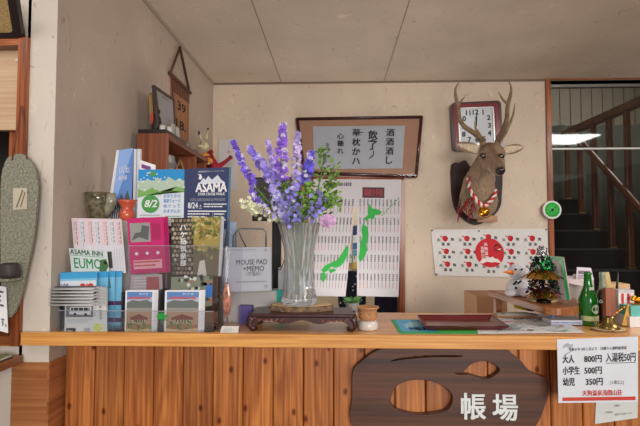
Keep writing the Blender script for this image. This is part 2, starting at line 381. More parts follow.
for i in range(n+1):
    x=XR+.1+(4.4-XR)*i/n; y=5.6+.04*math.sin(i*1.1)
    vs+=[(x,y,.8),(x,y,2.7)]
    if i: fs.append((2*i-2,2*i,2*i+1,2*i-1))
m.add(vs,fs,True); o=m.build('hall_curtain',norm=False); so=o.modifiers.new('s','SOLIDIFY'); so.thickness=.004
tag(o,'dim grey-green curtain hanging beyond the stair balusters','curtain')
# ceiling lamp (seen only as a reflection in the glass)
lp=thing('ceiling_lamp',(2.9,1.4,ZC-.05),'square fluorescent panel lamp whose white glow reflects in the stair glass','lamp')
lx0,lx1=2.35,2.93; ly0,ly1=2*YB+.07-5.70,2*YB+.07-5.16
MB(M('lamp body',(225,225,222),.5)).box((lx0-.02,ly0-.02,ZC-.035),(lx1+.02,ly1+.02,ZC-.001)).build('housing',lp)
MB(M('lamp diffuser',(255,252,246),.5,emit=14)).box((lx0,ly0,ZC-.045),(lx1,ly1,ZC-.034)).build('diffuser',lp)
# ------------------------------------------------------------------ counter
CTOP=wood('counter top pine',(234,172,104),(206,138,74),axis=0,scale=.8,rough=.28,coat=.25,ringw=.35)
CEDGE=wood('counter edge pine',(228,168,92),(196,128,62),axis=0,scale=1.2,rough=.4,ringw=.5)
CED=wood('cedar boards',(202,128,66),(146,80,36),axis=2,scale=1.,rough=.38,knots=1.,plank=.1005,plank_axis=0,coat=.15,ringw=.55)
ct=thing('reception_counter',(0,1.6,0),'long pine reception counter faced with upright knotty cedar boards','counter')
zb=PY(320,347,YF).z; XR2=1.75
m=MB(CTOP); jx=PY(23,340,YF).x
m.box((XL+.004,YF,zb),(XR2,1.855,ZT)); m.build('countertop',ct,bevel=.002)
MB(CEDGE).box((jx,YF-.012,zb-.0005),(XR2,YF-.0002,ZT+.0003)).build('front_edge',ct,bevel=.002)
m=MB(CED); yp=YF+.085; x=XL+.012; w=.1005; xo=x
# boards are drawn in a local frame whose zero is the first board joint
pm=thing_m=Matrix.Identity(4)
i=0
vs=[]
while x<XR2:
    x2=min(x+w,XR2)
    m.prism([(x+.0015,yp+.02,0),(x+.0015,yp+.003,0),(x+.0045,yp,0),(x2-.0045,yp,0),(x2-.0015,yp+.003,0),(x2-.0015,yp+.02,0)],(0,0,zb-.0005)); x=x2
m.use(M('board joint dark',(92,50,24),.8)).box((XL+.012,yp+.02,0),(XR2,yp+.03,zb-.001))
o=m.build('front_boards',ct)
# shift object origin to a joint so each board has its own tone
off=V((XL+.012-ct.location.x,0,0)); o.data.transform(Matrix.Translation(-off)); o.location=off
# return desk board
DESK=wood('return desk wood',(176,112,66),(136,80,44),axis=1,scale=.9,rough=.35,coat=.1)
zd=1.152; P1=PZ(488,290,zd); P2=PZ(547,308,zd)
rd=thing('return_desk',(1.1,1.9,ZT),'brown wooden shelf board with rounded corner raised on posts above the counter end','shelf')
pts=[(P1.x,P1.y)]
for t in range(0,7):
    a=PI+ (PI/2)*t/6; pts.append((P2.x+.045+.045*math.cos(a),P2.y+.045+.045*math.sin(a)))
pts+=[(P2.x+.10,P2.y+.02),(P2.x+.13,P2.y+.05),(P2.x+.2,P2.y+.2),(P1.x+.36,P1.y)]
MB(DESK).prism([(x,y,zd-.026) for x,y in pts],(0,0,.026)).build('board',rd,bevel=.003)
px_=PZ(497,300,zd-.03)
MB(DESK).box((px_.x-.005,px_.y-.0,0),(px_.x+.02,px_.y+.03,zd-.027)).build('post',rd)
MB(DESK).box((P1.x+.3,P1.y-.05,0),(P1.x+.33,P1.y-.02,zd-.027)).build('post',rd)
# carved sign plank on the counter face
def ppt(px,py,y=None): return PY(px,py,y or (yp-.028))
sg=thing('carved_sign',(PY(450,420,yp).x,yp-.02,PY(450,420,yp).z-.05),'large dark brown wavy wood slab with two natural holes and white brush characters','sign')
outl=[(352,400),(353,372),(361,362),(376,351),(392,347.5),(420,347),(460,347.5),(492,347.3),(506,350),(518,358),(529,370),(540,376),(547,379),(549,390),(545,406),(536,426),(520,440),(480,450),(420,452),(380,442),(355,428),(350,415)]
h1=[(391,398),(396,387),(408,381),(422,380),(437,383),(449,390),(453,399),(448,410),(434,414),(416,415),(399,411),(392,405)]
h2=[(455,373),(463,372),(472,364),(484,361),(494,364),(500,370),(493,377),(484,379),(470,375),(460,375)]
h3=[(390,361.5),(405,357),(428,355),(460,355.5),(458,357),(428,357.5),(405,359.5)]
SLAB=wood('sign slab',(104,60,40),(58,32,22),axis=0,scale=.5,rough=.5,coat=.1,ringw=.06)
def slab(outer,holes,y0,y1,mat):
    bm=bmesh.new(); loops=[]
    def ring(pts,yy,k):
        vs=[bm.verts.new(tuple(V((p.x,yy,p.z)))) for p in [PY(a,b,yp-.028) for a,b in smooth_poly(pts,k)]]
        for i in range(len(vs)): bm.edges.new((vs[i],vs[(i+1)%len(vs)]))
        return vs
    for h in [outer]+holes: ring(h,y0,4)
    r=bmesh.ops.triangle_fill(bm,use_beauty=True,use_dissolve=False,edges=bm.edges[:])
    fs=[f for f in bm.faces]
    ex=bmesh.ops.extrude_face_region(bm,geom=fs)
    for g in ex['geom']:
        if isinstance(g,bmesh.types.BMVert): g.co.y=y1
    bmesh.ops.recalc_face_normals(bm,faces=bm.faces)
    m=MB(mat); bm.verts.index_update(); m.add([v.co.copy() for v in bm.verts],[tuple(v.index for v in f.verts) for f in bm.faces]); bm.free(); return m
slab(outl,[h1,h2,h3],yp-.028,yp-.001,SLAB).build('slab',sg,bevel=.004)
CH=M('sign white paint',(226,232,232),.5)
for t,c in (('帳',(461,419.5,485.5,393)),('場',(492.5,420.5,517.5,394))):
    vs,fs,w,h=glyph(t,.022,3); a=PY(c[0],c[1],yp-.03); b=PY(c[2],c[3],yp-.03)
    m=MB(CH)
    q=[(a.x+x/w*(b.x-a.x),yp-.0284-.0003*(i//(len(vs)//4)),a.z+y/h*(b.z-a.z)) for i,(x,y) in enumerate(vs)]
    m.add(q,fs); n0=len(vs); m.add([(x,y-.0025,z) for x,y,z in q],fs)
    from collections import Counter
    ec=Counter(); 
    for f in fs:
        for i in range(len(f)): ec[frozenset((f[i],f[(i+1)%len(f)]))]+=1
    for f in fs:
        for i in range(len(f)):
            u,v=f[i],f[(i+1)%len(f)]
            if ec[frozenset((u,v))]==1: m.f.append((u,v,v+n0,u+n0)); m.m.append(0); m.sm.append(False)
    m.build('character',sg)
# price sheets
RED=M('ink red',(196,60,48),.7)
s=QS([(558.5,403,YF-.016),(638,402,YF-.016),(638,336.5,YF-.014),(557,339.5,YF-.014)],base=M('laminated sheet',(214,218,226),.35))
s.text('令和６年 4月１日より　日帰り入浴料金改定',.14,.81,.05,bold=.02,fit=.72)
s.text('大人',.06,.62,.125,bold=.035,fit=.15); s.text('800円',.33,.62,.12,bold=.03,fit=.22); s.text('入湯税50円',.60,.62,.14,bold=.02,fit=.37); s.rect(.60,.60,.97,.608,INK,2)
s.text('小学生',.06,.44,.125,bold=.035,fit=.215); s.text('500円',.33,.44,.12,bold=.03,fit=.22)
s.text('幼児',.06,.265,.125,bold=.035,fit=.15); s.text('350円',.345,.265,.12,bold=.03,fit=.215); s.text('[３歳以上]',.65,.27,.06,bold=.0,fit=.17)
s.rect(.05,.03,.97,.085,RED,1); s.text('天狗温泉浅間山荘',.30,.105,.085,RED,bold=.03,fit=.5)
GRY=M('print grey',(168,170,178),.7)
s.poly([(.06,.86),(.09,.92),(.13,.94),(.17,.91),(.2,.93),(.19,.87),(.15,.84),(.12,.88)],GRY,1); s.poly([(.06,.72),(.1,.74),(.2,.82),(.19,.83),(.1,.77)],GRY,1)
s.done('price_sign','large white laminated bath price sheet with red stripe hung on counter edge','sign')
s=QS([(595,424,yp-.004),(637.5,418,yp-.004),(638,401,yp-.004),(596,401,yp-.004)],base=M('slip paper',(212,216,214),.7))
s.text('ご案内',.42,.72,.1,fit=.14); s.text('ご予約は',.2,.42,.1,fit=.2); s.text('当日受付までお知らせください',.45,.28,.1,fit=.42)
s.done('notice_slip','small pale slip partly tucked under the price sheet','notice')
# ------------------------------------------------------------------ back wall things
# calligraphy
YW=YB-.03
c=[(305,173.5,YW),(419,177,YW),(421,117,YW),(297.5,119,YW)]
c=[(304,172.5,YW),(416,176.5,YW),(421.5,117,YW),(297,119,YW)]
cf=thing('framed_calligraphy',PY(360,176,YB-.02),'wide maroon-framed brush calligraphy on white paper with a brown mat','picture')
FR=M('maroon lacquer',(70,30,32),.25,coat=.4)
A,B,Cc,D=[PY(*q) for q in c]; e=.012
MAT_=M('brown mat',(190,140,110),.8,noise=.05)
s=Sheet(A,B,Cc,D,thick=.01,base=MAT_); s.done('mat',parent=cf)
m=MB(FR)
pts=[A,B,Cc,D]; cen=sum(pts,V())/4
for i in range(4):
    p,q=pts[i],pts[(i+1)%4]; d=(q-p).normalized(); 
    m.tube([p-d*.004,q+d*.004],.0125,8)
m.build('frame',cf)
s=QS([(314,169,YW-.004),(402.5,168.5,YW-.004),(405,125.5,YW-.004),(313,126.5,YW-.004)],base=M('rice paper',(196,194,196),.8))
s.lay=.0006
for t,u,v,h in (('酒酒酒し',.845,.95,.86),('飲了',.655,.92,.50),('草枕かハ',.475,.95,.86),('心懸れ',.30,.86,.52),('山さ',.155,.62,.18),('谷花',.125,.38,.22)):
    s.vtext(t,u,v,h,bold=.028,res=2)
s.poly([(.60,.64),(.70,.71),(.705,.69),(.62,.62)],INK,2); s.poly([(.665,.42),(.66,.32),(.62,.24),(.625,.22),(.67,.3),(.675,.42)],INK,2); s.poly([(.43,.84),(.55,.86),(.55,.84),(.43,.82)],INK,2)
s.done('paper',parent=cf)
m=MB(clear('glazing',(244,246,248))); q=[p+V((0,-.0135,0)) for p in pts]; m.prism(q,(0,-.001,0)); m.build('glass',cf)
# clock
ck=thing('wall_clock',PY(475,150,YB-.02),'square wall clock with dark red wooden frame and white dial behind the antlers','clock')
c=[(453,151,YB-.03),(502,149,YB-.03),(500.5,101.5,YB-.03),(449.5,104,YB-.03)]
q=[PY(*k) for k in c]; cen=sum(q,V())/4; ux=(q[1]-q[0]).normalized(); uz=ux.cross(V((0,-1,0))); uz=V((-ux.z,0,ux.x)); hw=(q[1]-q[0]).length/2; hh=(q[3]-q[0]).length/2
def rrect(hw,hh,r,n=5):
    o=[]
    for cx,cz,a0 in ((hw-r,hh-r,0),(-hw+r,hh-r,PI/2),(-hw+r,-hh+r,PI),(hw-r,-hh+r,1.5*PI)):
        for i in range(n+1): a=a0+PI/2*i/n; o.append((cx+r*math.cos(a),cz+r*math.sin(a)))
    return o
def ringframe(m,cen,o,i,y0,y1):
    n=len(o); f=lambda p,y: cen+ux*p[0]+uz*p[1]+V((0,y,0))
    vs=[f(p,y0) for p in o]+[f(p,y1) for p in o]+[f(p,y1) for p in i]+[f(p,y0) for p in i]
    fs=[]
    for k in range(n):
        k2=(k+1)%n
        for a in range(3): fs.append((a*n+k,a*n+k2,(a+1)*n+k2,(a+1)*n+k))
    m.add(vs,fs)
m=MB(M('clock red',(120,24,34),.25,coat=.5)); ringframe(m,cen,rrect(hw,hh,.03),rrect(hw*.74,hh*.80,.01),.025,-.02); m.build('frame',ck,bevel=.004)
m=MB(M('clock dark edge',(54,14,24),.3,coat=.4)); ringframe(m,cen,rrect(hw*1.02,hh*1.02,.03),rrect(hw*.92,hh*.94,.02),.028,-.022); m.build('outer_rim',ck)
m=MB(M('clock silver',(190,190,190),.3,.8)); ringframe(m,cen,rrect(hw*.745,hh*.805,.01),rrect(hw*.68,hh*.74,.008),.01,-.012); m.build('inner_rim',ck)
W2=hw*.7; H2=hh*.76
s=Sheet(cen-ux*W2-uz*H2,cen+ux*W2-uz*H2,cen+ux*W2+uz*H2,cen-ux*W2+uz*H2,thick=.004,base=M('clock dial',(206,212,218),.5),lay=.0008)
for k in range(1,13):
    a=PI/2-2*PI*k/12; ca,sa=math.cos(a),math.sin(a); r=.42/max(abs(ca),abs(sa)); r=min(r,.47)
    s.text(str(k),.5+r*ca*.92,.5+r*sa*.92-.06,.14,bold=.03,align='c')
s.done('dial',parent=ck)
m=MB(INK); m.tube([cen+V((0,-.004,0)),cen+uz*.07+V((0,-.004,0))],.0035,6); m.build('hour_hand',ck)
m=MB(INK); m.tube([cen+V((0,-.007,0)),cen+uz*.1+ux*.008+V((0,-.007,0))],.0025,6); m.build('minute_hand',ck)
# ---- deer trophy
dr=thing('deer_head_trophy',PY(480,224,YB),'taxidermy stag head with tall antlers mounted on a dark shield plaque','deer head')
sh=[(452,164),(459,162.5),(466,160),(470,166),(480,168),(497,166),(503,172),(502,196),(501,206),(495,215),(485,222),(476,225),(466,221),(457,212),(453,200),(451.5,182)]
m=MB(wood('plaque wood',(52,22,22),(30,12,14),axis=2,rough=.6)); m.prism([PY(a,b,YB-.035) for a,b in smooth_poly(sh,2)],(0,.034,0)); m.build('plaque',dr,bevel=.006)
def blobmesh(parts,vox,smooth=6):
    mb=MB(INK)
    for p in parts:
        if p[0]=='e': mb.ell(p[1],p[2],p[3] if len(p)>3 else None)
        elif p[0]=='c':   # capsule chain
            P=[V(x) for x in p[1]]; R=p[2]
            for i in range(len(P)-1):
                n=max(2,int((P[i+1]-P[i]).length/(min(R[i],R[i+1])*.35)))
                for k in range(n+1):
                    t=k/n; mb.ell(P[i].lerp(P[i+1],t),R[i]*(1-t)+R[i+1]*t,None,10,6)
    me=bpy.data.meshes.new('b'); me.from_pydata([tuple(v) for v in mb.v],[],mb.f); ob=bpy.data.objects.new('b',me); COL.objects.link(ob)
    r=ob.modifiers.new('r','REMESH'); r.mode='VOXEL'; r.voxel_size=vox
    q=ob.modifiers.new('s','SMOOTH'); q.factor=.6; q.iterations=smooth
    dg=bpy.context.evaluated_depsgraph_get(); dg.update(); me2=bpy.data.meshes.new_from_object(ob.evaluated_get(dg))
    V_=[v.co.copy() for v in me2.vertices]; F_=[tuple(p.vertices) for p in me2.polygons]
    bpy.data.objects.remove(ob); bpy.data.meshes.remove(me); bpy.data.meshes.remove(me2); return V_,F_
def P3(px,py,Y): return PY(px,py,Y)
neck=[P3(479,201,3.27),P3(478,196,3.22),P3(478.5,186,3.15),P3(482,174,3.10),P3(487,162,3.04)]
parts=[('c',neck,[.135,.128,.112,.092,.076]),
 ('c',[P3(489.5,153,3.0),P3(491.5,155.5,2.93),P3(495,162,2.85),P3(498.5,167.5,2.76),P3(500.2,170.3,2.70)],[.072,.080,.060,.040,.031]),
 ('c',[P3(488,163,2.97),P3(495,168,2.83),P3(499,172.5,2.73)],[.046,.034,.024]),
 ('e',P3(484,149.5,2.98),(.035,.035,.03)),('e',P3(497,149,2.98),(.035,.035,.03)),
 ('e',P3(482.5,154.5,2.89),(.026,.022,.02)),('e',P3(502.3,154.8,2.90),(.022,.022,.02))]
def ear(b,t,w):
    b=V(b);t=V(t);d=t-b;L_=d.length; x=d.normalized(); y=V((0,1,0)); z=x.cross(y).normalized(); y=z.cross(x)
    R=Matrix((x,y,z)).transposed(); return ('e',b+d*.5,(L_*.56,.02,w),R)
eL=(P3(483,151,2.98),P3(457,144.5,3.04)); eR=(P3(500,151.5,2.98),P3(522.5,147,3.03))
parts+=[('c',[P3(466,147,3.02),P3(456.5,143.8,3.04)],[.02,.007]),('c',[P3(515,149,3.02),P3(523,146.6,3.03)],[.018,.007])]
parts+=[ear(*eL,.038),ear(*eR,.033)]
VV,FF=blobmesh(parts,.0075,3)
for v in VV: v.y=min(v.y,YB-.037)
m_,n_,b_=nt('deer fur'); at=n_.nodes.new('ShaderNodeAttribute'); at.attribute_name='fur'; tc=n_.nodes.new('ShaderNodeTexCoord')
mpp=n_.nodes.new('ShaderNodeMapping'); mpp.inputs['Scale'].default_value=(160,90,45); nz=n_.nodes.new('ShaderNodeTexNoise'); nz.inputs['Detail'].default_value=4; nz.inputs['Scale'].default_value=1
n_.links.new(tc.outputs['Object'],mpp.inputs[0]); n_.links.new(mpp.outputs[0],nz.inputs['Vector'])
mr=n_.nodes.new('ShaderNodeMapRange'); mr.inputs['From Min'].default_value=.3; mr.inputs['From Max'].default_value=.7; mr.inputs['To Min'].default_value=.68; mr.inputs['To Max'].default_value=1.25; n_.links.new(nz.outputs['Fac'],mr.inputs['Value'])
vm=n_.nodes.new('ShaderNodeVectorMath'); vm.operation='SCALE'; n_.links.new(at.outputs['Color'],vm.inputs[0]); n_.links.new(mr.outputs[0],vm.inputs['Scale']); n_.links.new(vm.outputs[0],b_.inputs['Base Color'])
b_.inputs['Roughness'].default_value=.85; bp=n_.nodes.new('ShaderNodeBump'); bp.inputs['Strength'].default_value=.6; bp.inputs['Distance'].default_value=.004; n_.links.new(nz.outputs['Fac'],bp.inputs['Height']); n_.links.new(bp.outputs[0],b_.inputs['Normal'])
mb=MB(m_); mb.add(VV,FF,True); o=mb.build('body',dr)
ca=o.data.color_attributes.new('fur','FLOAT_COLOR','POINT')
nose=P3(500.3,171,2.69)
from mathutils.bvhtree import BVHTree
_bv=BVHTree.FromPolygons(VV,FF)
def onhead(px,py):
    h=_bv.ray_cast(EYE,ray(px,py).normalized())[0]
    return (h if h is not None else P3(px,py,2.87))+V((0,.003,0))
eyeL=onhead(482.8,156); eyeR=onhead(500.8,156.3)
def mixc(a,b,t): t=max(0,min(1,t)); return tuple(a[i]*(1-t)+b[i]*t for i in range(3))
im=mw(dr)
for i,v in enumerate(o.data.vertices):
    p=im@v.co; c=srgb((146,120,98))[:3]
    c=mixc(c,srgb((124,96,74))[:3],(p.z-P3(490,152,3).z)/.04)       # crown
    c=mixc(srgb((158,134,110))[:3],c,(p.z-P3(480,200,3.2).z)/.25)
    d=(p-P3(497,172,2.84)).length; c=mixc(srgb((196,184,168))[:3],c,(d-.035)/.03)
    bd_=abs(p.x-(P3(490,152,2.9).x+(P3(500,170,2.75).x-P3(490,152,2.9).x)*max(0,min(1,(P3(490,152,2.9).z-p.z)/.13)))); c=mixc(srgb((112,84,64))[:3],c,bd_/.03) if p.y<2.93 and p.z>nose.z else c  # pale chin
    dn=(p-nose).length; c=mixc(srgb((38,32,32))[:3],c,(dn-.022)/.012)
    for e_ in (eyeL,eyeR):
        dd=(p-e_).length; c=mixc(srgb((92,70,56))[:3],c,(dd-.018)/.012)
    for b0,t0 in (eL,eR):
        b0=V(b0);t0=V(t0);dv=t0-b0;t=(p-b0).dot(dv)/dv.length_squared
        if .15<t<1.1 and (p-(b0+dv*t)).length<.05:
            c=srgb((200,182,160))[:3] if v.normal.y<-.35 and abs((p-(b0+dv*t)).z)<.026*(1.25-t) else srgb((146,120,96))[:3]
    ca.data[i].color=(*c,1)
for p in (eyeL,eyeR): MB(M('eye black',(14,10,10),.05,coat=1)).ell(p+V((0,-.006,0)),(.020,.014,.017)).build('eye',dr)
MB(M('nose black',(30,26,28),.35)).ell(nose+V((0,-.012,.004)),(.024,.014,.016)).build('nose',dr)
ANT=M('antler bone',(126,104,80),.5,noise=.35,nscale=40,bump=.4)
def antler(pts,Y0,tines):
    m=MB(ANT); P=[]
    for k,(a,b,r,dy) in enumerate(pts): P.append(PY(a,b,Y0+dy))
    def cr(P,R,k=4):
        o=[];ro=[]
        for i in range(len(P)-1):
            p0=P[max(i-1,0)];p1=P[i];p2=P[i+1];p3=P[min(i+2,len(P)-1)]
            for j in range(k):
                t=j/k; o.append(.5*((2*p1)+(p2-p0)*t+(2*p0-5*p1+4*p2-p3)*t*t+(3*p1-p0-3*p2+p3)*t**3)); ro.append(R[i]*(1-t)+R[i+1]*t)
        o.append(P[-1]);ro.append(R[-1]);return o,ro
    o,r=cr(P,[x[2] for x in pts]); m.tube(o,[q*1.12 for q in r],8)
    for t in tines:
        o,r=cr([PY(a,b,Y0+dy) for a,b,rr_,dy in t],[x[2] for x in t]); m.tube(o,r,8)
    return m
mL=antler([(484,147,.019,0),(481,139,.017,.02),(474.6,133.4,.0155,.04),(465,127,.014,.07),(459.6,119,.013,.09),(458.2,107,.0125,.1),(455.6,96,.010,.1),(455.8,88,.006,.1),(460,80.6,.0015,.08)],2.98,
  [[(482.5,141,.012,0),(479,134,.010,-.05),(475.5,128,.007,-.08),(474.8,121,.0015,-.08)],[(458.8,105,.009,.1),(462,100,.006,.07),(465.2,96.5,.0015,.05)]])
mL.build('antler',dr)
mR=antler([(496.5,147,.019,0),(498.5,139,.017,.02),(502.8,131,.0155,.04),(506.8,119,.014,.07),(507.6,106,.0125,.09),(510.5,95,.010,.1),(511,87,.006,.1),(508,79.4,.0015,.08)],2.98,
  [[(499,142,.012,0),(505,133,.011,-.05),(510.5,122,.009,-.06),(513.5,113,.006,-.05),(514.8,103,.0015,-.04)],[(507.4,104,.010,.09),(502.5,99,.007,.07),(498.3,91.5,.0015,.05)]])
mR.build('antler',dr)
MB(wood('bracket wood',(190,140,90),(150,100,60),axis=0)).box(PY(478,222,3.33),PY(494,216,YB)).build('bracket',dr)
# rope + bell + chillies
RR=M('rope red',(190,40,48),.7); RW=M('rope white',(226,214,208),.8)
rp=thing('rope_collar',PY(483,206,3.0),'twisted red and white rope hung around the stag neck','rope')
pth=[P3(468.5,178,3.08),P3(469,188,3.04),P3(473,196,3.0),P3(479,203,2.98),P3(484,206.5,2.97),P3(489,203,3.0),P3(494,197,3.05),P3(496.5,190,3.1)]
m=MB(RR); L_=0; seg=[]
for i in range(len(pth)-1):
    for k in range(6): seg.append(pth[i].lerp(pth[i+1],k/6))
seg.append(pth[-1])
for ph,mt in ((0,RR),(PI,RW),):
    pts=[]
    for i,p in enumerate(seg):
        d=(seg[min(i+1,len(seg)-1)]-seg[max(i-1,0)]).normalized(); a=d.orthogonal().normalized() if False else d.cross(V((0,1,0))).normalized(); b=V((0,-1,0)); t=i*1.15+ph
        pts.append(p+(a*math.cos(t)+b*math.sin(t))*.007)
    m.use(mt).tube(pts,.0078,7)
m.build('cord',rp)
GOLD=M('bell gold',(222,150,40),.2,.9)
bl=thing('round_bell',P3(484,219,2.97),'round golden jingle bell hanging from the striped rope','bell')
MB(GOLD).ell(P3(484,212,2.97),.036,None,20,12).tube([P3(478.4,213,2.97)+V((0,0,0)),P3(484,213,2.93),P3(489.6,213,2.97)],.003,6).build('shell',bl)
MB(M('bell slot',(60,34,14),.6)).ell(P3(484,215.5,2.94),(.018,.008,.004)).build('slot',bl)
MB(GOLD).ell(P3(484,206.6,2.97),(.007,.007,.012)).build('loop',bl)
ch=thing('chilli_bunch',P3(466,225,3.1),'bunch of dried dark red chillies on grey-green stalks tied at the stag neck','chillies')
m=MB(M('dry stalk',(112,112,84),.8)); rr=random.Random(3); tips=[]
for i in range(26):
    a=P3(468+rr.uniform(-2,2),186+rr.uniform(-4,4),3.06); b=P3(466.5+rr.uniform(-9,8),206+rr.uniform(-8,8),3.02+rr.uniform(-.03,.05)); mid=a.lerp(b,.5)+V((rr.uniform(-.02,.02),-.02,0)); m.tube([a,mid,b],[.0025,.002,.0015],5); tips.append(b)
m.build('stalks',ch)
m=MB(M('chilli red',(128,22,34),.35))
for b in tips+tips[::2]:
    d=V((rr.uniform(-.02,.02),rr.uniform(-.015,.01),-rr.uniform(.03,.055))); o0=b+V((rr.uniform(-.008,.008),0,rr.uniform(-.02,.03))); m.tube([o0,o0+d*.5,o0+d+V((rr.uniform(-.008,.008),0,0))],[.005,.0055,.001],6)
m.build('pods',ch)
# towel
YT=YB-.012
s=QS([(435.5,275.5,YT),(549.5,278,YT),(547,228.5,YT),(431,229.5,YT)],base=M('towel cotton',(216,214,212),.9,noise=.04),thick=.003,lay=.0006)
# hem sag is a little scallop at the top centre
TR_=M('towel red',(200,44,52),.9); TK=M('towel black',(36,40,48),.9)
def tengu(u,v,r,rot=0):
    k=s.H/s.W
    s.poly(smooth_poly([(u-r*k*.9,v-.1*r),(u-r*k*.6,v+.75*r),(u+r*k*.2,v+.95*r),(u+r*k*.95,v+.4*r),(u+r*k*.7,v-.6*r),(u,v-r),(u-r*k*.6,v-.7*r)],2),TR_,1)
    s.poly([(u-r*k*.3,v+.15*r),(u-r*k*1.7,v+.75*r),(u-r*k*1.55,v+1.0*r),(u-r*k*.1,v+.5*r)],TR_,2)
    s.poly([(u+r*k*.1,v+.45*r),(u+r*k*.7,v+.55*r),(u+r*k*.6,v+.25*r),(u+r*k*.2,v+.2*r)],TK,3); s.poly([(u-r*k*.3,v-.3*r),(u+r*k*.4,v-.2*r),(u+r*k*.1,v-.5*r)],TK,3)
for r_ in range(3):
    for c_ in range(5):
        u=.115+.1885*c_; v=.80-.275*r_
        if c_==2 and r_==1: continue
        if c_==2: v+=.03 if r_==0 else -.02
        if not (c_==2 and r_==2): tengu(u,v,.064)
        for t,du,dv in (('天',-.058,-.035),('狗',.062,-.02),('温',-.022,-.12),('泉',.024,-.125)):
            if c_==2 and r_==0 and t in '温泉': continue
            s.text(t,u+du,v+dv-.03,.066,TK,L=2,bold=.03,align='c',res=1)
s.disc(.492,.50,.305,TR_,4,40)
WT=M('towel white print',(236,226,224),.9)
s.poly([(.395,.30),(.43,.38),(.455,.385),(.475,.42),(.492,.40),(.515,.42),(.535,.38),(.56,.37),(.595,.27),(.575,.29),(.54,.31),(.50,.30),(.46,.315),(.42,.27)],WT,5)
s.vtext('天狗温泉',.462,.72,.36,WT,L=5,bold=.02); s.vtext('浅間山荘',.43,.64,.30,WT,L=5,bold=.02)
s.poly(smooth_poly([(.53,.60),(.55,.68),(.58,.66),(.595,.58),(.57,.53),(.54,.55)],2),TK,5); s.poly(smooth_poly([(.535,.60),(.553,.65),(.575,.64),(.585,.58),(.565,.55),(.545,.57)],2),TR_,6); s.poly([(.56,.57),(.59,.60),(.585,.56)],WT,7)
tw=s.done('towel','white cotton towel printed with red faces and a red disc pinned on the wall','towel')
for a in ((432,230.5),(546,229.5),(436.5,274.5),(479,231)): MB(INK).ell(PY(a[0],a[1],YT-.005),.006,None,8,6).build('pin',tw)
# round green thermometer
tm=thing('round_thermometer',PY(551,218,YB-.03),'small round thermometer with bright green dial and white rim','thermometer')
Rm=Matrix.Rotation(PI/2,4,'X'); cc=PY(551,210,YB-.03)
MB(M('thermo white',(226,226,222),.35)).lathe([(.055,0),(.066,.008),(.066,.02),(.056,.026),(.052,.020)],(0,0,0),32,Matrix.Translation(cc)@Rm).build('rim',tm)
MB(M('thermo green',(60,190,80),.5)).lathe([(.053,.0190),(.0535,.0225)],(0,0,0),32,Matrix.Translation(cc)@Rm).build('dial',tm,local=False)
m=MB(INK); cf2=cc+V((0,-.024,0)); m.ell(cf2,(.010,.003,.010)); m.tube([cf2+V((-.02,0,-.018)),cf2+V((.026,0,.024))],.0025,6)
for k in range(12): a=k*PI/6; m.cbox(cf2+V((.043*math.cos(a),.001,.043*math.sin(a))),(.006,.001,.006))
m.build('needle',tm)
# ---- noren
YNR=YB-.045
nr=thing('noren_curtain',PY(357,297,YNR),'white split doorway curtain printed with hot spring names and a green map','curtain')
CL=M('noren cotton',(190,187,191),.9,noise=.03,nscale=8)
GR=M('map green',(52,160,72),.9); LG=M('noren grey print',(120,112,116),.9); RP=M('noren red print',(180,90,90),.9)
MB(SW).tube([PY(304,178,YNR),PY(404,178.5,YNR)],.008,10).build('rod',nr)
ON=['草津温泉','箱根温泉','別府温泉','下呂温泉','有馬温泉','登別温泉','道後温泉','鬼怒川泉','伊香保泉','城崎温泉','指宿温泉','白浜温泉','熱海温泉','湯布院泉']
def panel(corn,cols,rows,seed,skip=None):
    s=QS(corn,base=CL,thick=.002,lay=.0006); rr=random.Random(seed)
    for r_ in range(rows):
        v=.825-.158*r_
        for c_ in range(cols):
            u=.07+.88*c_/(cols-1)
            if skip and skip(u,v): continue
            s.vtext(ON[rr.randrange(len(ON))],u,v,.062,INK,L=1,bold=.02,res=1)
            s.rect(u-.006,v-.125,u+.006,v-.068,LG if rr.random()<.6 else RP,1)
    return s
s=panel([(311.5,296,YNR),(345.5,296.5,YNR),(357.2,178.5,YNR),(313.7,178.5,YNR)],11,5,4)
s.text('日本温泉 名湯百選',.50,.935,.03,INK,bold=.02,fit=.38)
def mapp(s,pts,px0=310,py0=175,k=3.28):
    P=[(px0+a/k,py0+b/k) for a,b in pts]; out=[]
    for a,b in P:
        w=PY(a,b,YNR); # invert bilinear roughly
        v=(w.z-s.c[0].z)/(s.c[3].z-s.c[0].z); l=s.c[0].lerp(s.c[3],v); r=s.c[1].lerp(s.c[2],v); out.append(((w.x-l.x)/(r.x-l.x),v))
    s.poly(out,GR,3)
mapp(s,[(122,228),(127,240),(124,262),(112,285),(100,298),(85,304),(70,300),(55,316),(45,320),(36,312),(50,296),(75,284),(90,278),(97,268),(108,250)])
mapp(s,[(60,310),(82,306),(85,314),(66,322)]); mapp(s,[(38,320),(50,320),(54,335),(43,353),(36,342)])
s.done('cloth',parent=nr,label='left half of the split cloth')
s=panel([(357,296,YNR),(398.5,297,YNR),(401.5,179,YNR),(357.2,178.5,YNR)],11,5,9)
mapp(s,[(193,93),(203,108),(225,112),(236,120),(228,130),(215,130),(207,146),(194,141),(186,152),(178,143),(190,130),(190,110)])
mapp(s,[(180,153),(178,165),(190,170),(192,200),(185,228),(188,245),(180,268),(165,285),(158,272),(163,250),(163,230),(172,200),(168,176),(174,160)])
s.rect(.12,.835,.62,.925,M('sign maroon',(64,18,34),.6),3); s.text('湯巡り手形',.15,.85,.06,M('sign red',(150,36,52),.6),L=4,bold=.03,fit=.44)
for k in range(9): s.disc(.58+.045*k,.69+.018*k,.006,GR,4,8)
s.done('cloth',parent=nr,label='right half of the split cloth')
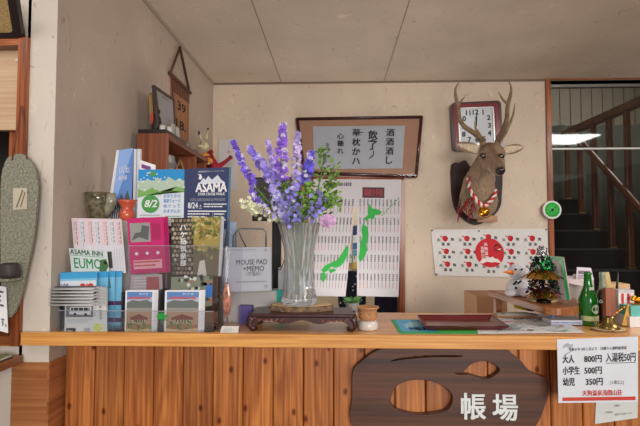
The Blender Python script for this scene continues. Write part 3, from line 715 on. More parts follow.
MB(CL).prism([PY(346.5,207,YNR+.001),PY(360,207,YNR+.001),PY(360,178.5,YNR+.001),PY(346.5,178.5,YNR+.001)],(0,.002,0)).build('header',nr)
# kitchen items behind
s=QS([(353,269,5.27),(362.5,268,5.27),(362.5,224,5.27),(353,226,5.27)],base=M('calendar white',(220,226,230),.7))
for v0,v1,c in ((.78,1,(40,60,120)),(.6,.76,(210,230,236)),(.45,.6,(60,110,190)),(.3,.44,(110,180,210)),(.16,.28,(230,236,236)),(0,.15,(224,200,90))): s.rect(0,v0,1,v1,M('cal%d'%int(v0*100),c,.7))
s.done('wall_poster','narrow poster striped blue, pale blue and yellow, seen through the curtain slit','poster')
s=QS([(347,263,5.26),(352,263,5.26),(352,250,5.26),(347,250,5.26)],base=WHITE); s.text('A1',.2,.3,.4,GR); s.done('wall_note','small white note with green print beside the striped poster','notice')
def chairx(px,py0,py1,wpx,Y,label,dots):
    c=thing('padded_chair',(PY(px,py1,Y).x,Y,0),label,'chair'); w=S(wpx,Y); zt=PY(px,py0,Y).z; zl=zt-.42
    NV=M('navy fabric',(28,34,58),.9,noise=.2); cx=c.location.x
    m=MB(NV).prism([(cx+w/2*(math.copysign(abs(math.cos(t))**.6,math.cos(t))),Y,zl+.21+.21*math.copysign(abs(math.sin(t))**.6,math.sin(t))) for t in [2*PI*i/24 for i in range(24)]],(0,.06,0))
    if dots:
        rr=random.Random(5); m.use(M('dot white',(200,205,215),.9))
        for i in range(22): a=V((cx+rr.uniform(-.42,.42)*w,Y-.003,zl+.21+rr.uniform(-.17,.17))); m.cbox(a,(.014,.005,.014))
    m.build('backrest',c,bevel=.01)
    MB(NV).box((cx-w/2,Y-.4,.42),(cx+w/2,Y+.02,.5)).build('seat',c,bevel=.02)
    for a in (-1,1):
        for b in (-.36,0): MB(DARK).box((cx+a*w*.42-.015,Y+b-.015,0),(cx+a*w*.42+.015,Y+b+.015,.42)).build('leg',c)
        MB(DARK).box((cx+a*w*.4-.012,Y+.01,.5),(cx+a*w*.4+.012,Y+.04,zl+.05)).build('back_post',c)
chairx(352,271,300,28,4.5,'navy chair with white dotted backrest seen through the curtain slit',True)
chairx(392,286,320,34,4.0,'plain navy chair seen below the right half of the curtain',False)
m=MB(WHITE); m.box((.36,5.285,1.2),(.9,5.298,2.1)); m.use(M('window daylight',(225,235,245),.5,emit=1.6)); m.box((.39,5.28,1.24),(.87,5.286,2.06)); o=m.build('window_4'); tag(o,kind='structure')
# paper hanging on the wall behind the flowers and black monitor
s=QS([(218,190,YB-.01),(237.5,190,YB-.01),(237,139,YB-.01),(219,139,YB-.01)],base=M('wall paper sheet',(196,192,194),.8))
s.text('△',.45,.72,.07,RED,bold=.03); s.done('wall_calendar','white paper sheet with tiny red mark on wall behind the red toy','paper')
# ------------------------------------------------------------------ left: frame, hanging plaque, desk
m=MB(wood('sliding board',(206,176,144),(186,152,120),axis=0,rough=.5,ringw=.2)); a=PY(-90,132,YN+.05); b=PY(20,40,YN+.05); m.box((-2.4,YN+.03,a.z),(b.x+.01,YN+.05,fzi+.0))
bd=tag(m.build('sliding_panel'),'pale beige wooden panel in the upper part of the framed opening','panel')
m=MB(M('knob white',(226,224,216),.3)).ell(PY(18,61,YN+.02),(.006,.01,.006)); m.build('knob',bd)
hp=thing('hanging_plaque',PY(18,318,1.43),'speckled grey-green slab hung by a brown cord on the wooden frame','wall hanging')
ol=[(7,158),(13,155),(19,153.5),(28,157),(35,170),(37.5,186),(36,210),(33,238),(27,266),(21,294),(14,313),(8,318),(4,311),(1,285),(0,240),(0,200),(1,176),(3.7,165)]
SP=M('speckled slab',(128,127,111),.45,noise=.5,nscale=160,bump=.4)
MB(SP).prism([PY(a,b,1.43) for a,b in smooth_poly(ol,2)],(0,.012,0)).build('slab',hp,bevel=.002)
s=QS([(13,210,1.428),(27,209,1.428),(27,188,1.428),(13,188,1.428)],base=M('tile cream',(186,178,156),.5),thick=.001)
s.poly([(.2,.1),(.3,.1),(.75,.9),(.65,.9)],M('tile line',(110,88,64),.7)); s.poly([(.5,.1),(.58,.1),(.9,.8),(.82,.8)],M('tile line',(110,88,64),.7)); s.done('tile',parent=hp)
m=MB(SP); a=PY(0,273,1.43); b=PY(24,277,1.43); m.box((a.x-.03,1.36,b.z-.008),(b.x,1.43,b.z)); m.build('ledge',hp,bevel=.002)
CORD=M('brown cord',(120,62,36),.8)
m=MB(CORD); t_=PY(21,106,1.44); m.tube([t_,PY(12,160,1.428)],.0022,6).tube([t_+V((.003,0,0)),PY(27,159,1.428)],.0022,6); m.build('cord',hp)
m=MB(M('dark clay',(52,46,46),.6)); zl=PY(24,277,1.43).z; c=PY(10,270,1.395); m.lathe([(.022,0),(.026,.01),(.025,.04),(.020,.046),(.018,.044),(.018,.01)],(c.x,1.395,zl+.0005),20); m.box((c.x-.02,1.38,zl+.015),(c.x+.02,1.41,zl+.03))
tag(m.build('clay_pot'),'small dark clay pot on the ledge of the hanging slab','pot')
s=QS([(-12,328,1.42),(8,333,1.42),(6,287,1.42),(-14,284,1.42)],base=WHITE); s.text('す。',.68,.12,.2,bold=.02,fit=.27); s.lines(.1,.5,.9,.9,4); s.done('notice_paper','white notice paper cut off at the left edge beside the hanging slab','notice')
bf=thing('black_framed_panel',PY(5,38,YN-.02),'black rounded frame with coarse golden burlap, high in the left corner','picture')
A=PY(22,38,1.45);B=PY(14,-14,1.32); n_=V((0,-1,0)); L0=A+V((-.33,0,0)); L1=B+V((-.33,0,0))
def lerp2(u,v): return L0.lerp(A,u).lerp(L1.lerp(B,u),v)
def rr2(i,r=.07):
    return [lerp2(.5+x,.5+z) for x,z in rrect(.5-i/.33,.5-i/.24,max(r-i,.02)/.33 if 0 else max(r-i,.03))]
m=MB(M('frame black',(26,22,24),.3,coat=.3)); o_=rr2(0); i_=rr2(.028); d=V((0,.02,0)); n=len(o_)
m.add(o_+i_+[p+d for p in i_]+[p+d for p in o_],[((a*n+k)%(4*n),a*n+(k+1)%n,((a+1)%4)*n+(k+1)%n,((a+1)%4)*n+k) for a in range(4) for k in range(n)]); m.build('frame',bf)
MB(M('burlap',(168,140,92),.95,noise=.4,nscale=220,bump=.5)).prism([p+V((0,.008,0)) for p in i_],(0,.006,0)).build('burlap',bf)
# side desk
m=MB(wood('side desk',(170,108,66),(120,70,40),axis=1,rough=.4,coat=.1)); zq=PY(20,354.5,YN-.01).z; xq=PY(23.5,354,YN-.01).x; m.box((-1.9,.6,zq-.026),(xq,YN-.012,zq)); 
sdk=thing('side_desk',(-1.4,1.1,0),'brown wooden side desk corner below the framed opening','desk'); m.build('top',sdk,bevel=.002)
MB(MATS['side desk']).box((-1.88,.65,0),(-1.5,1.4,zq-.027)).build('cabinet',sdk)
m=MB(M('leaflet dark',(60,54,50),.6)); 
for k in range(3): m.use(M('leaflet%d'%k,((60,54,50),(200,196,180),(120,130,90))[k],.6)).box((-1.25,1.30,zq+.0005+.004*k),(PY(4,350,1.38).x-.004*k,1.42,zq+.004*(k+1)))
tag(m.build('leaflet_pile'),'little pile of leaflets at the left edge on the side desk','leaflets')
# ------------------------------------------------------------------ bookcase on the left wall
BC=wood('bookcase wood',(150,84,50),(104,52,30),axis=2,scale=.9,rough=.4,coat=.15); BCX=wood('bookcase wood long',(132,72,44),(88,44,26),axis=1,scale=.9,rough=.4,coat=.15)
zt=PY(163,133,2.02).z; bx0=-.893; rz=math.radians(1.3); LB=1.30; DB=.137
bc=thing('bookcase',(bx0,2.02,0),'long reddish-brown open bookcase standing against the left wall','bookcase',rz=rz)
def loc(mb,name,**k): return mb.build(name,bc,local=True,**k)
loc(MB(BC).box((0,0,0),(DB,.022,zt)),'side_panel',bevel=.001); loc(MB(BC).box((0,LB-.022,0),(DB,LB,zt)),'side_panel',bevel=.001)
loc(MB(BCX).box((0,.0225,zt-.025),(DB,LB-.0225,zt)),'top')
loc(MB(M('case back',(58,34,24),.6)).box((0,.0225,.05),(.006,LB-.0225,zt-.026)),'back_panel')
for y in (.46,.68,.9,1.1): loc(MB(BC).box((.007,y,.05),(DB-.004,y+.018,zt-.026)),'divider')
for z in (.05,.5,.95,1.40,zt-.19): loc(MB(BCX).box((.007,.023,z),(DB-.004,LB-.023,z+.018)),'shelf')
def onb(px,py,x=None): pass
BM=mw(bc)
def bl_(x,y,z): return BM@V((x,y,z))
# dark tray with figurine, cups
m=MB(M('ebony tray',(30,24,26),.3)); m.add([bl_(*p) for p in ((.003,.004,zt+.0008),(DB-.006,.004,zt+.0008),(DB-.006,.30,zt+.0008),(.003,.30,zt+.0008),(.003,.004,zt+.019),(DB-.006,.004,zt+.019),(DB-.006,.30,zt+.019),(.003,.30,zt+.019))],[(0,3,2,1),(4,5,6,7),(0,1,5,4),(1,2,6,5),(2,3,7,6),(3,0,4,7)])
tag(m.build('display_tray',bevel=.001),'flat black tray on the near end of the bookcase top','tray')
zz=zt+.0195; fig=thing('doll_figurine',bl_(.06,.05,zz),'tiny dark figurine with a red side on the black tray','figurine')
p0=bl_(.066,.05,zz); m=MB(M('fig dark',(34,28,30),.6)); m.lathe([(.018,0),(.02,.02),(.014,.045),(.012,.06)],p0,12); m.ell(p0+V((0,0,.072)),.014).ell(p0+V((.012,-.004,.09)),(.009,.006,.012)).tube([p0+V((-.008,0,.05)),p0+V((.02,-.01,.06)),p0+V((.024,-.012,.035))],.006,6); m.build('body',fig)
MB(RED).ell(p0+V((-.016,-.004,.062)),(.007,.007,.028)).ell(p0+V((-.012,0,.03)),(.010,.01,.014)).build('red_sleeve',fig)
CUP=M('cup white',(206,202,198),.35)
for dx,dy,l in ((.098,.045,'white sake cup next to the tiny dark figurine'),(.118,.075,'white sake cup nearest the front edge of the black tray')):
    tag(MB(CUP).lathe([(.011,0),(.0135,.004),(.0135,.026),(.0115,.026),(.011,.006),(0,.005)],bl_(dx,dy,zz),18).build('sake_cup'),l,'cup','sake cups on the black tray')
# picture frames on the bookcase
def stand_frame(name,TL,TR,BR,BL,label,fm,w,inner,txt=True,group=None):
    q=[PX(a,b,x) for a,b,x in (BL,BR,TR,TL)]; t=thing(name,(q[0]+q[1])/2,label,'picture frame',group)
    n=(q[1]-q[0]).cross(q[3]-q[0]).normalized()
    s=Sheet(*q,thick=.008,base=inner)
    if txt: s.lines(.25,.35,.8,.75,7,GRY,seed=4,fill=.3); s.text('御朱印',.35,.82,.05,INK,fit=.3)
    s.done('picture',parent=t)
    m=MB(fm); u=(q[1]-q[0]).normalized(); v=(q[3]-q[0]).normalized()
    if n.x<0: n=-n
    for a,b in ((q[0],q[1]),(q[2],q[3])): d=(b-a).normalized(); vv=v if a==q[0] else -v; m.prism([a+n*.003,b+n*.003,b+n*.003+vv*w,a+n*.003+vv*w],-n*.014)
    for a,b,uu in ((q[0],q[3],u),(q[1],q[2],-u)): m.prism([a+n*.0035,b+n*.0035,b+n*.0035+uu*w,a+n*.0035+uu*w],-n*.015)
    m.build('frame',t); return t
stand_frame('standing_frame',(154,85,-.835),(174,99,-.84),(175.5,134.5,-.815),(159,126.5,-.808),'dark brown standing frame with pale page on the bookcase',M('frame brown',(58,36,28),.4),.016,M('frame page',(150,146,150),.4))
stand_frame('standing_frame',(151.3,93,-.873),(156,98,-.873),(158,127,-.858),(152.5,124,-.855),'thin golden frame half hidden behind the dark brown one',M('frame gold',(170,136,84),.4),.008,M('gold page',(180,150,100),.5),False)
for k,(a,b,c_,d_) in enumerate((((172,139,-.785),(176,142,-.785),(175,124,-.80),(171,124,-.80)),((176.5,142,-.78),(180.5,143.5,-.78),(179,128,-.79),(175.5,126,-.79)))):
    s=Sheet(*[PX(*z) for z in (a,b,c_,d_)],thick=.001,base=M('card off white',(190,188,186),.6)); s.done('small_card',['white card leaning directly at the foot of the brown frame','white card leaning just right of its twin below the wooden plaque'][k],'card','white cards beside the brown standing frame')
# hanging wooden plaque on the wall
hw_=thing('wooden_wall_plaque',PX(182,140,XL+.01),'narrow orange-brown wooden wall plaque with black numerals on a triangular cord','plaque')
q=[PX(a,b,XL+.008) for a,b in ((173,140),(188.5,146),(189.5,92),(171,76))]
s=Sheet(*q,thick=.007,base=wood('plaque orange',(172,112,66),(140,84,46),axis=2,scale=.8))
BR_=M('plaque brown',(88,50,36),.6); s.rect(0,.78,1,1,BR_,1)
for k in range(7): s.rect(.06+k*.14,.79,.12+k*.14,.99,M('slat tan',(120,78,54),.6),2)
s.rect(0,0,.09,1,BR_,3)
s.text('39',.28,.54,.15,bold=.02,fit=.5); s.text('18.',.2,.22,.16,bold=.02,fit=.6); s.done('board',parent=hw_)
m=MB(BR_).tube([PX(169.5,73,XL+.012),PX(190.5,93,XL+.012)],.010,8); m.build('bar',hw_)
MB(BR_).tube([PX(170.5,73,XL+.012),PX(180,47,XL+.010),PX(189.5,92,XL+.012)],.0075,6).build('cord',hw_)
# jars, plushes and device
JG=clear('jar glass',(222,226,226),alpha=.12)
for (px,py,r,l) in ((186.5,151,.024,'larger glass candle jar with red inside, on the bookcase top'),(195.5,156,.018,'smaller glass candle jar with red inside, nearer the rabbit doll')):
    c=PZ(px,py,zt+.001); t=thing('glass_jar',c,l,'jar','glass jars on the bookcase')
    MB(JG).lathe([(r*.7,0),(r,.01),(r*1.05,r*1.0),(r*.85,r*1.7),(r*.4,r*2.1),(.001,r*2.2)],c,18).build('glass',t)
    MB(M('jar red',(150,50,54),.5)).lathe([(r*.5,.002),(r*.5,r*.5),(r*.3,r*.9)],c,12).build('candle',t); MB(CUP).lathe([(r*.45,r*.92),(r*.45,r*1.3)],c,12).build('wick_holder',t)
def PB(px,py,x=-.80): return PX(px,py,x)
rb=thing('rabbit_doll',PB(206,163),'small rabbit doll in orange clothes with black tipped ears on the bookcase','doll')
c=PB(205,158); MB(M('doll orange',(206,140,66),.9,noise=.2)).ell(c,(.035,.03,.035)).ell(c+V((.02,0,-.02)),(.03,.025,.022)).build('clothes',rb)
h=PB(204,146); MB(M('doll cream',(200,190,150),.9)).ell(h,(.03,.026,.026)).ell(h+V((-.02,-.02,-.004)),(.014,.014,.01)).build('head',rb)
for a,b in (((201.5,141),(199,133)),((206,139),(208,130))): 
    e=MB(M('doll cream',(200,190,150),.9)).tube([PB(*a),PB(*b)],[.009,.006],8).build('ear',rb); MB(INK).ell(PB(*b),(.006,.006,.014)).build('ear_tip',e)
MB(INK).ell(h+V((.006,-.024,.006)),.004).ell(h+V((-.015,-.022,.008)),.004).build('eyes',rb)
MB(M('doll stripe',(150,40,40),.9)).tube([c+V((-.035,-.01,.01)),c+V((0,-.035,0)),c+V((.035,-.01,.005))],.007,6).build('sash',rb)
rt=thing('red_plush_toy',PB(216,176,-.735),'dark red plush toy with one arm stretched up beside the rabbit doll','soft toy')
RP2=M('plush crimson',(160,24,44),.8,noise=.15)
MB(RP2).tube([PB(209,153),PB(214,166,-.745),PB(222,172,-.735)],[.016,.03,.028],10).tube([PB(216,168,-.745),PB(224,163,-.735),PB(230,158,-.735)],[.018,.014,.012],10).ell(PB(230.5,157.5,-.735),.016).ell(PB(211,152),.016).build('body',rt)
m=MB(M('plush white mark',(210,206,200),.8)); rr=random.Random(2)
for k in range(7): m.ell(PB(208+rr.random()*8,163+rr.random()*8,-.762),(.008,.004,.003))
m.build('markings',rt)
# phone inside the case
ph=thing('desk_phone',PX(170,170,-.78),'silver-grey cordless phone base inside the bookcase opening','phone')
q=[(164.5,168,-.775),(178.5,171.5,-.775),(174.5,156,-.80),(163.5,152.5,-.80)]
s=Sheet(*[PX(*z) for z in q],thick=.02,base=M('phone silver',(150,150,154),.35)); s.rect(.12,.5,.6,.9,M('phone screen',(196,204,200),.3),2)
for r_ in range(3):
    for c_ in range(4): s.rect(.12+c_*.2,.1+r_*.12,.26+c_*.2,.17+r_*.12,M('phone key',(92,92,96),.5),2)
s.done('case',parent=ph); MB(M('phone dark',(40,40,44),.4)).tube([PX(176,158,-.79),PX(179.5,170,-.775)],.006,8).build('handset',ph)
m=MB(wood('easel wood',(180,140,90),(150,110,60),axis=2)); m.tube([PX(176,170,-.77),PX(180,159,-.785)],.004,6).tube([PX(184,171,-.77),PX(180,159,-.785)],.004,6).tube([PX(176.5,169,-.77),PX(183.5,170,-.77)],.004,6); tag(m.build('mini_easel'),'tiny triangular wooden easel inside the bookcase opening','easel')
# ------------------------------------------------------------------ display box with jar and vase against the wall
zj=PY(98,221,1.68).z
m=MB(M('box linen',(196,186,176),.8)); m.box((XL+.004,1.625,ZT+.0005),(-.70,1.80,zj)); tag(m.build('display_box',bevel=.002),'tall pale box behind the leaflets carrying the glass jar and the orange vase','box')
c=PY(98,220.5,1.68); c.z=zj+.0005
jg=M('patterned glass',(100,92,70),.12,noise=.75,nscale=60,coat=.5)
jr=thing('patterned_glass_jug',c,'brown and green patterned glass jug with a horn-shaped lip before the left wall','jug')
MB(jg).lathe([(.026,0),(.034,.012),(.042,.045),(.043,.08),(.048,.105),(.045,.105),(.040,.08),(.038,.045),(.03,.014),(0,.012)],c,24).build('bowl',jr)
MB(M('horn grey glass',(150,146,128),.15,noise=.3,nscale=40,coat=.4)).tube([c+V((.03,0,.02)),c+V((.045,-.01,.045)),c+V((.056,-.012,.07)),c+V((.052,-.01,.10))],[.012,.017,.019,.017],12).build('horn',jr)
c=PY(127,232,1.66); c.z=zj-.0+.0005; zt2=PY(127,200,1.66).z-c.z
s_=zt2/.115
tag(MB(M('orange red ceramic',(206,88,62),.3,noise=.25,nscale=12,coat=.4)).lathe([(.018*1,0),(.026,.01),(.028,.03),(.022,.055*s_),(.020,.07*s_),(.030,.10*s_),(.034,.115*s_),(.031,.114*s_),(.018,.075*s_),(.02,.03)],c,24).build('orange_vase'),'small orange-red flared ceramic vase beside the patterned glass jug','vase')
# ------------------------------------------------------------------ brochures
BLU=M('mag blue',(52,112,190),.45); NAVY=M('navy print',(38,50,92),.5); 
# magazine with blue cover (leaning, seen obliquely)
s=QS([(109,220.9,1.76),(131,220.7,1.78),(133.5,148,1.78),(119,150,1.76)],base=M('mag cover blue',(58,120,196),.35),thick=.004)
s.poly([(0,0),(1,0),(1,.22),(.75,.42),(.6,.3),(.45,.38),(.2,.2),(0,.28)],M('mag forest',(44,54,66),.5),1)
for k in range(9): s.poly([(.05+.1*k,.0),(.09+.1*k,0),(.07+.1*k,.2+.03*(k%3))],WHITE,2)
s.text('いいね!',.2,.66,.1,WHITE,bold=.01,fit=.6); s.text('長野県',.2,.56,.07,WHITE,fit=.5); s.text('おでかけ特集',.2,.74,.03,WHITE,fit=.4)
s.mb.use(WHITE).prism([PY(119,150,1.758),PY(109,220.9,1.758),PY(106,220.9,1.758),PY(116.5,150,1.758)],(0,.006,0))
s.done('blue_cover_magazine','tall magazine with blue cover and white spine leaning at the upper left','magazine','x')
bpy.data.objects['blue_cover_magazine'].pop('group',None)
for k,(a,b) in enumerate(((135.5,139.5),)):
    s=QS([(a-3,220.8,1.765),(b,220.8,1.765),(b+1,149,1.765),(a-1.5,149,1.765)],thick=.012,base=M('page edge',(214,216,222),.7)); s.rect(.4,0,.5,1,M('spine blue',(90,130,190),.6)); s.done('spine_magazine','white spined magazine edge directly right of the blue cover magazine','magazine')
s=QS([(138,330,1.68),(155,330,1.68),(155.5,165,1.68),(140,160,1.68)],base=WHITE); s.rect(.1,.955,.7,.98,M('purple print',(120,70,130),.7)); s.done('folded_leaflet','white leaflet with purple print peeking above the green flyer','leaflet')
s=QS([(137,226,1.60),(184,226,1.60),(184.5,169.5,1.60),(138.5,169.5,1.60)],base=M('flyer white',(214,222,232),.4))
s.rect(0,.80,1,1,M('flyer sky',(30,140,206),.4),1)
s.poly([(0,.56),(0,.82),(.1,.76),(.2,.84),(.32,.78),(.42,.86),(.55,.78),(.66,.87),(.8,.8),(.9,.85),(1,.78),(1,.62),(.8,.57),(.6,.63),(.4,.56),(.2,.60)],M('flyer hills',(176,196,176),.4),2)
s.poly([(0,.5),(0,.66),(.15,.6),(.3,.68),(.5,.6),(.75,.66),(1,.60),(1,.66),(.85,.70),(.7,.62),(.5,.55),(.2,.54)],M('flyer green',(120,170,90),.4),3)
rr=random.Random(8)
for k in range(22): s.disc(rr.random(),rr.uniform(.62,.95),.012,WHITE,4,8)
s.disc(.28,.39,.16,M('badge green',(70,150,70),.4),4); s.text('8/2',.28,.33,.13,WHITE,L=5,bold=.02,align='c',italic=.2)
s.disc(.32,.92,.05,M('badge green',(70,150,70),.4),4)
for k,t in enumerate(('おおたかの','高原ウォーク','めぐって','みませんか')): s.text(t,.56,.50-.09*k,.07,M('flyer blue text',(60,130,190),.5),L=4,bold=.01,fit=.36)
s.lines(.06,.02,.5,.2,4,GRY,L=4); s.lines(.6,.02,.95,.18,4,M('pale green text',(120,170,120),.6),L=4)
s.done('green_flyer','flyer with blue sky, green hills and round green 8/2 badge','flyer')
s=QS([(183.5,228,1.60),(229,229,1.585),(231,167,1.585),(184.5,169,1.60)],base=M('asama navy',(46,56,98),.4))
s.text('北軽井沢ナイトトレイル',.3,.93,.025,WHITE,fit=.56)
s.poly([(.32,.74),(.42,.84),(.46,.80),(.52,.87),(.6,.80),(.66,.84),(.72,.88),(.80,.80),(.9,.74)],M('mountain white',(210,216,228),.5),1)
s.poly([(.31,.82),(.33,.88),(.29,.9),(.36,.9),(.39,.85),(.36,.81)],WHITE,1)
s.text('ASAMA',.25,.60,.155,WHITE,bold=.035,fit=.68); s.text('STAR CROSS WALK',.31,.545,.045,WHITE,bold=.02,fit=.58)
s.text('COOL KARUIZAWA IN THE NIGHT',.14,.45,.05,GRY,fit=.76); s.text('8/24',.09,.33,.10,WHITE,bold=.02,fit=.22); s.text('土',.33,.33,.07,WHITE,fit=.07)
s.lines(.44,.33,.95,.41,2,WHITE); s.rect(.09,.275,.93,.295,WHITE,2); s.rect(.64,0,.645,.29,WHITE,2); s.lines(.09,.06,.6,.25,4,WHITE,seed=3); s.lines(.67,.06,.93,.25,4,WHITE,seed=5)
s.poly([(.955,0),(1,0),(1,1),(.965,1)],M('asama edge',(70,120,150),.4),2)
s.done('asama_flyer','navy blue flyer headed ASAMA in white under mountain outline','flyer')
# pink booklets
for k in range(3):
    o=k*2.2; s=QS([(131-o*0+o,274,1.555+.008*k),(166+o,272,1.555+.008*k),(163.5+o,217.5-.4*k,1.555+.008*k),(127+o,219-.4*k,1.555+.008*k)],base=M('magenta cover',(196,26,108),.4),thick=.002)
    if k==0:
        s.rect(.06,.57,.62,.92,M('pink photo',(150,150,148),.4)); s.poly([(.08,.6),(.3,.66),(.55,.6),(.6,.85),(.4,.88),(.35,.75),(.2,.74)],M('pink photo dark',(92,94,96),.4),2); s.rect(.65,.6,.9,.9,M('pink deep',(168,24,90),.4))
        s.rect(.1,.08,.9,.24,M('pink pale',(230,170,180),.5)); s.lines(.12,.09,.88,.22,2,RED,L=3)
        s.disc(.5,.36,.03,WHITE,2,8); s.disc(.2,.36,.03,WHITE,2,8); s.disc(.8,.36,.03,WHITE,2,8)
    s.done('pink_booklet',['front pink booklet with grey photo and pale band of text','pink booklet just behind the front pink booklet','rearmost pink booklet of the three'][k],'booklet','pink booklets in the rack')
# stone wall / tree brochures
for k in range(3):
    o=k*1.6; s=QS([(172+o,275,1.55+.007*k),(218+o,276,1.545+.007*k),(221+o,217,1.545+.007*k),(171+o,218,1.55+.007*k)],base=M('brochure paper',(206,208,214),.4) if k else M('brochure dark',(70,62,50),.4),thick=.0015)
    if k==0:
        rr=random.Random(11)
        ST=[M('stone%d'%i,c_,.5) for i,c_ in enumerate(((150,134,112),(120,104,84),(176,162,140),(96,84,70)))]
        s.rect(0,0,.46,1,M('stone gap',(44,38,32),.5))
        for i in range(13):
            for j in range(6):
                u=.04+j*.078+(i%2)*.035; v=.04+i*.076
                if u<.45: s.poly([(u+.036*math.cos(t)*rr.uniform(.8,1.1),v+.032*math.sin(t)*rr.uniform(.8,1.1)) for t in [PI/4*q for q in range(8)]],ST[rr.randrange(4)],2)
        s.rect(.46,.45,1,1,M('tree gold',(160,140,70),.5)); s.rect(.46,0,1,.45,M('path brown',(112,100,72),.5))
        TG=[M('leaf%d'%i,c_,.5) for i,c_ in enumerate(((120,128,52),(176,158,84),(84,96,44),(196,180,120),(146,120,60)))]
        for i in range(110):
            u=rr.uniform(.44,.98); v=1-abs(rr.gauss(0,.3)); 
            if v<.25: continue
            a=rr.random()*PI; s.poly([(min(1,u+.06*math.cos(a)),v+.045*math.sin(a)),(min(1,u+.03*math.cos(a+1.5)),v+.03*math.sin(a+1.5)),(min(1,u-.06*math.cos(a)),v-.045*math.sin(a)),(min(1,u-.03*math.cos(a+1.5)),v-.03*math.sin(a+1.5))],TG[rr.randrange(5)],3)
        s.poly([(.55,0),(.60,.25),(.70,.27),(.76,0)],M('shirt pale',(216,210,200),.5),4); s.disc(.65,.32,.03,M('head brown',(90,70,56),.5),4,10)
        s.vtext('八ヶ岳倶楽部',.25,.9,.75,WHITE,L=5,bold=.03)
    s.done('stone_wall_brochure',['front brochure showing stone wall, golden tree and white vertical title','brochure directly behind the stone wall brochure','rearmost brochure behind the stone wall brochure'][k],'brochure','brochures with the stone wall cover')
s=QS([(222,285,1.60),(236,284,1.60),(236.5,222,1.60),(224,222,1.60)],base=M('blue edge page',(140,160,186),.5)); s.done('blue_leaflet','narrow pale blue leaflet edge right of the stone wall brochures','leaflet')
# pinkish timetable flyer and EUMO leaflet
s=QS([(76,275,1.565),(126,273,1.565),(121.5,219,1.565),(71.5,218,1.565)],base=M('lilac white',(216,214,222),.5))
s.rect(0,.02+.5,1,1,M('pale pink',(222,202,208),.5))
for k,u in enumerate((.06,.2,.36,.5,.66,.8,.93)):
    s.rect(u-.05,.52,u+.035,.98,M('pale blue page',(212,218,230),.5) if k%2 else M('pale pink2',(224,200,206),.5),2); rr=random.Random(k)
    for q_ in range(3):
        v=.94; uu=u-.03+.025*q_
        while v>.56: h_=rr.uniform(.03,.09); s.rect(uu,v-h_,uu+.010,v,INK if q_==2 else GRY,3); v-=h_+.02
for q_ in range(4):
    v=.45
    while v>.05: h_=.05; s.rect(.8+.05*q_,v-h_,.808+.05*q_,v,GRY,2); v-=h_+.015
s.rect(.55,.1,.75,.4,M('dark photo',(70,72,66),.5),2)
s.done('timetable_flyer','pale pink flyer with columns of vertical text behind the green lettered leaflet','flyer')
s=QS([(73,288,1.545),(111,288,1.545),(107,251,1.545),(69,248,1.545)],base=M('eumo page',(206,216,216),.5))
TG2=M('deep green',(26,130,74),.5); s.text('ASAMA INN',.02,.85,.13,M('green dark text',(30,80,60),.5),bold=.02,fit=.86); s.rect(.0,.82,.9,.83,TG2,2)
s.text('EUMO',.1,.50,.27,TG2,bold=.01,fit=.72); s.poly([(.74,.45),(.8,.75),(.95,.78),(1,.6),(.9,.4)],M('green photo',(70,110,66),.5),1); s.disc(.93,.68,.05,INK,3,12)
s.done('green_letter_leaflet','small leaflet with large green letters EUMO','leaflet')
# blue booklets
for k in range(6):
    o=[0,0,0,22,36,50][k]*.37; y=1.505+.010*k
    s=QS([(60+ (2 if k else 0)+o,331,y),(96+o*1.35,331,y),(96+o*1.35+1,272-.2*k,y),(60+o,273-.3*k,y)],base=M('pale blue book',(120,190,224),.45),thick=.004)
    s.rect(.0,.9,1,1,M('book cyan',(60,160,214),.45)); 
    if k<1: s.rect(.02,.68,.98,.86,M('book white',(214,222,232),.5),2); s.text('100',.04,.70,.12,M('lilac text',(120,110,170),.5),L=3,bold=.02,fit=.2); s.disc(.62,.77,.045,RED,3,12); s.disc(.84,.77,.045,RED,3,12); s.disc(.74,.78,.03,M('pink dot',(220,120,130),.5),3,10)
    s.rect(.8,.43,1,.5,M('book plum',(92,50,92),.5),2); s.rect(.8,.15,1,.22,M('book plum',(92,50,92),.5),2)
    s.done('blue_booklet',['foremost light blue booklet with red round seals behind the bus leaflets','second light blue booklet counting from the foremost one','third light blue booklet counting from the foremost one','light blue booklet showing a plum band, leftmost of the three staggered ones','light blue booklet with plum band, middle of the three staggered ones','light blue booklet with plum band, rightmost of the three staggered ones'][k],'booklet','light blue booklets in the rack')
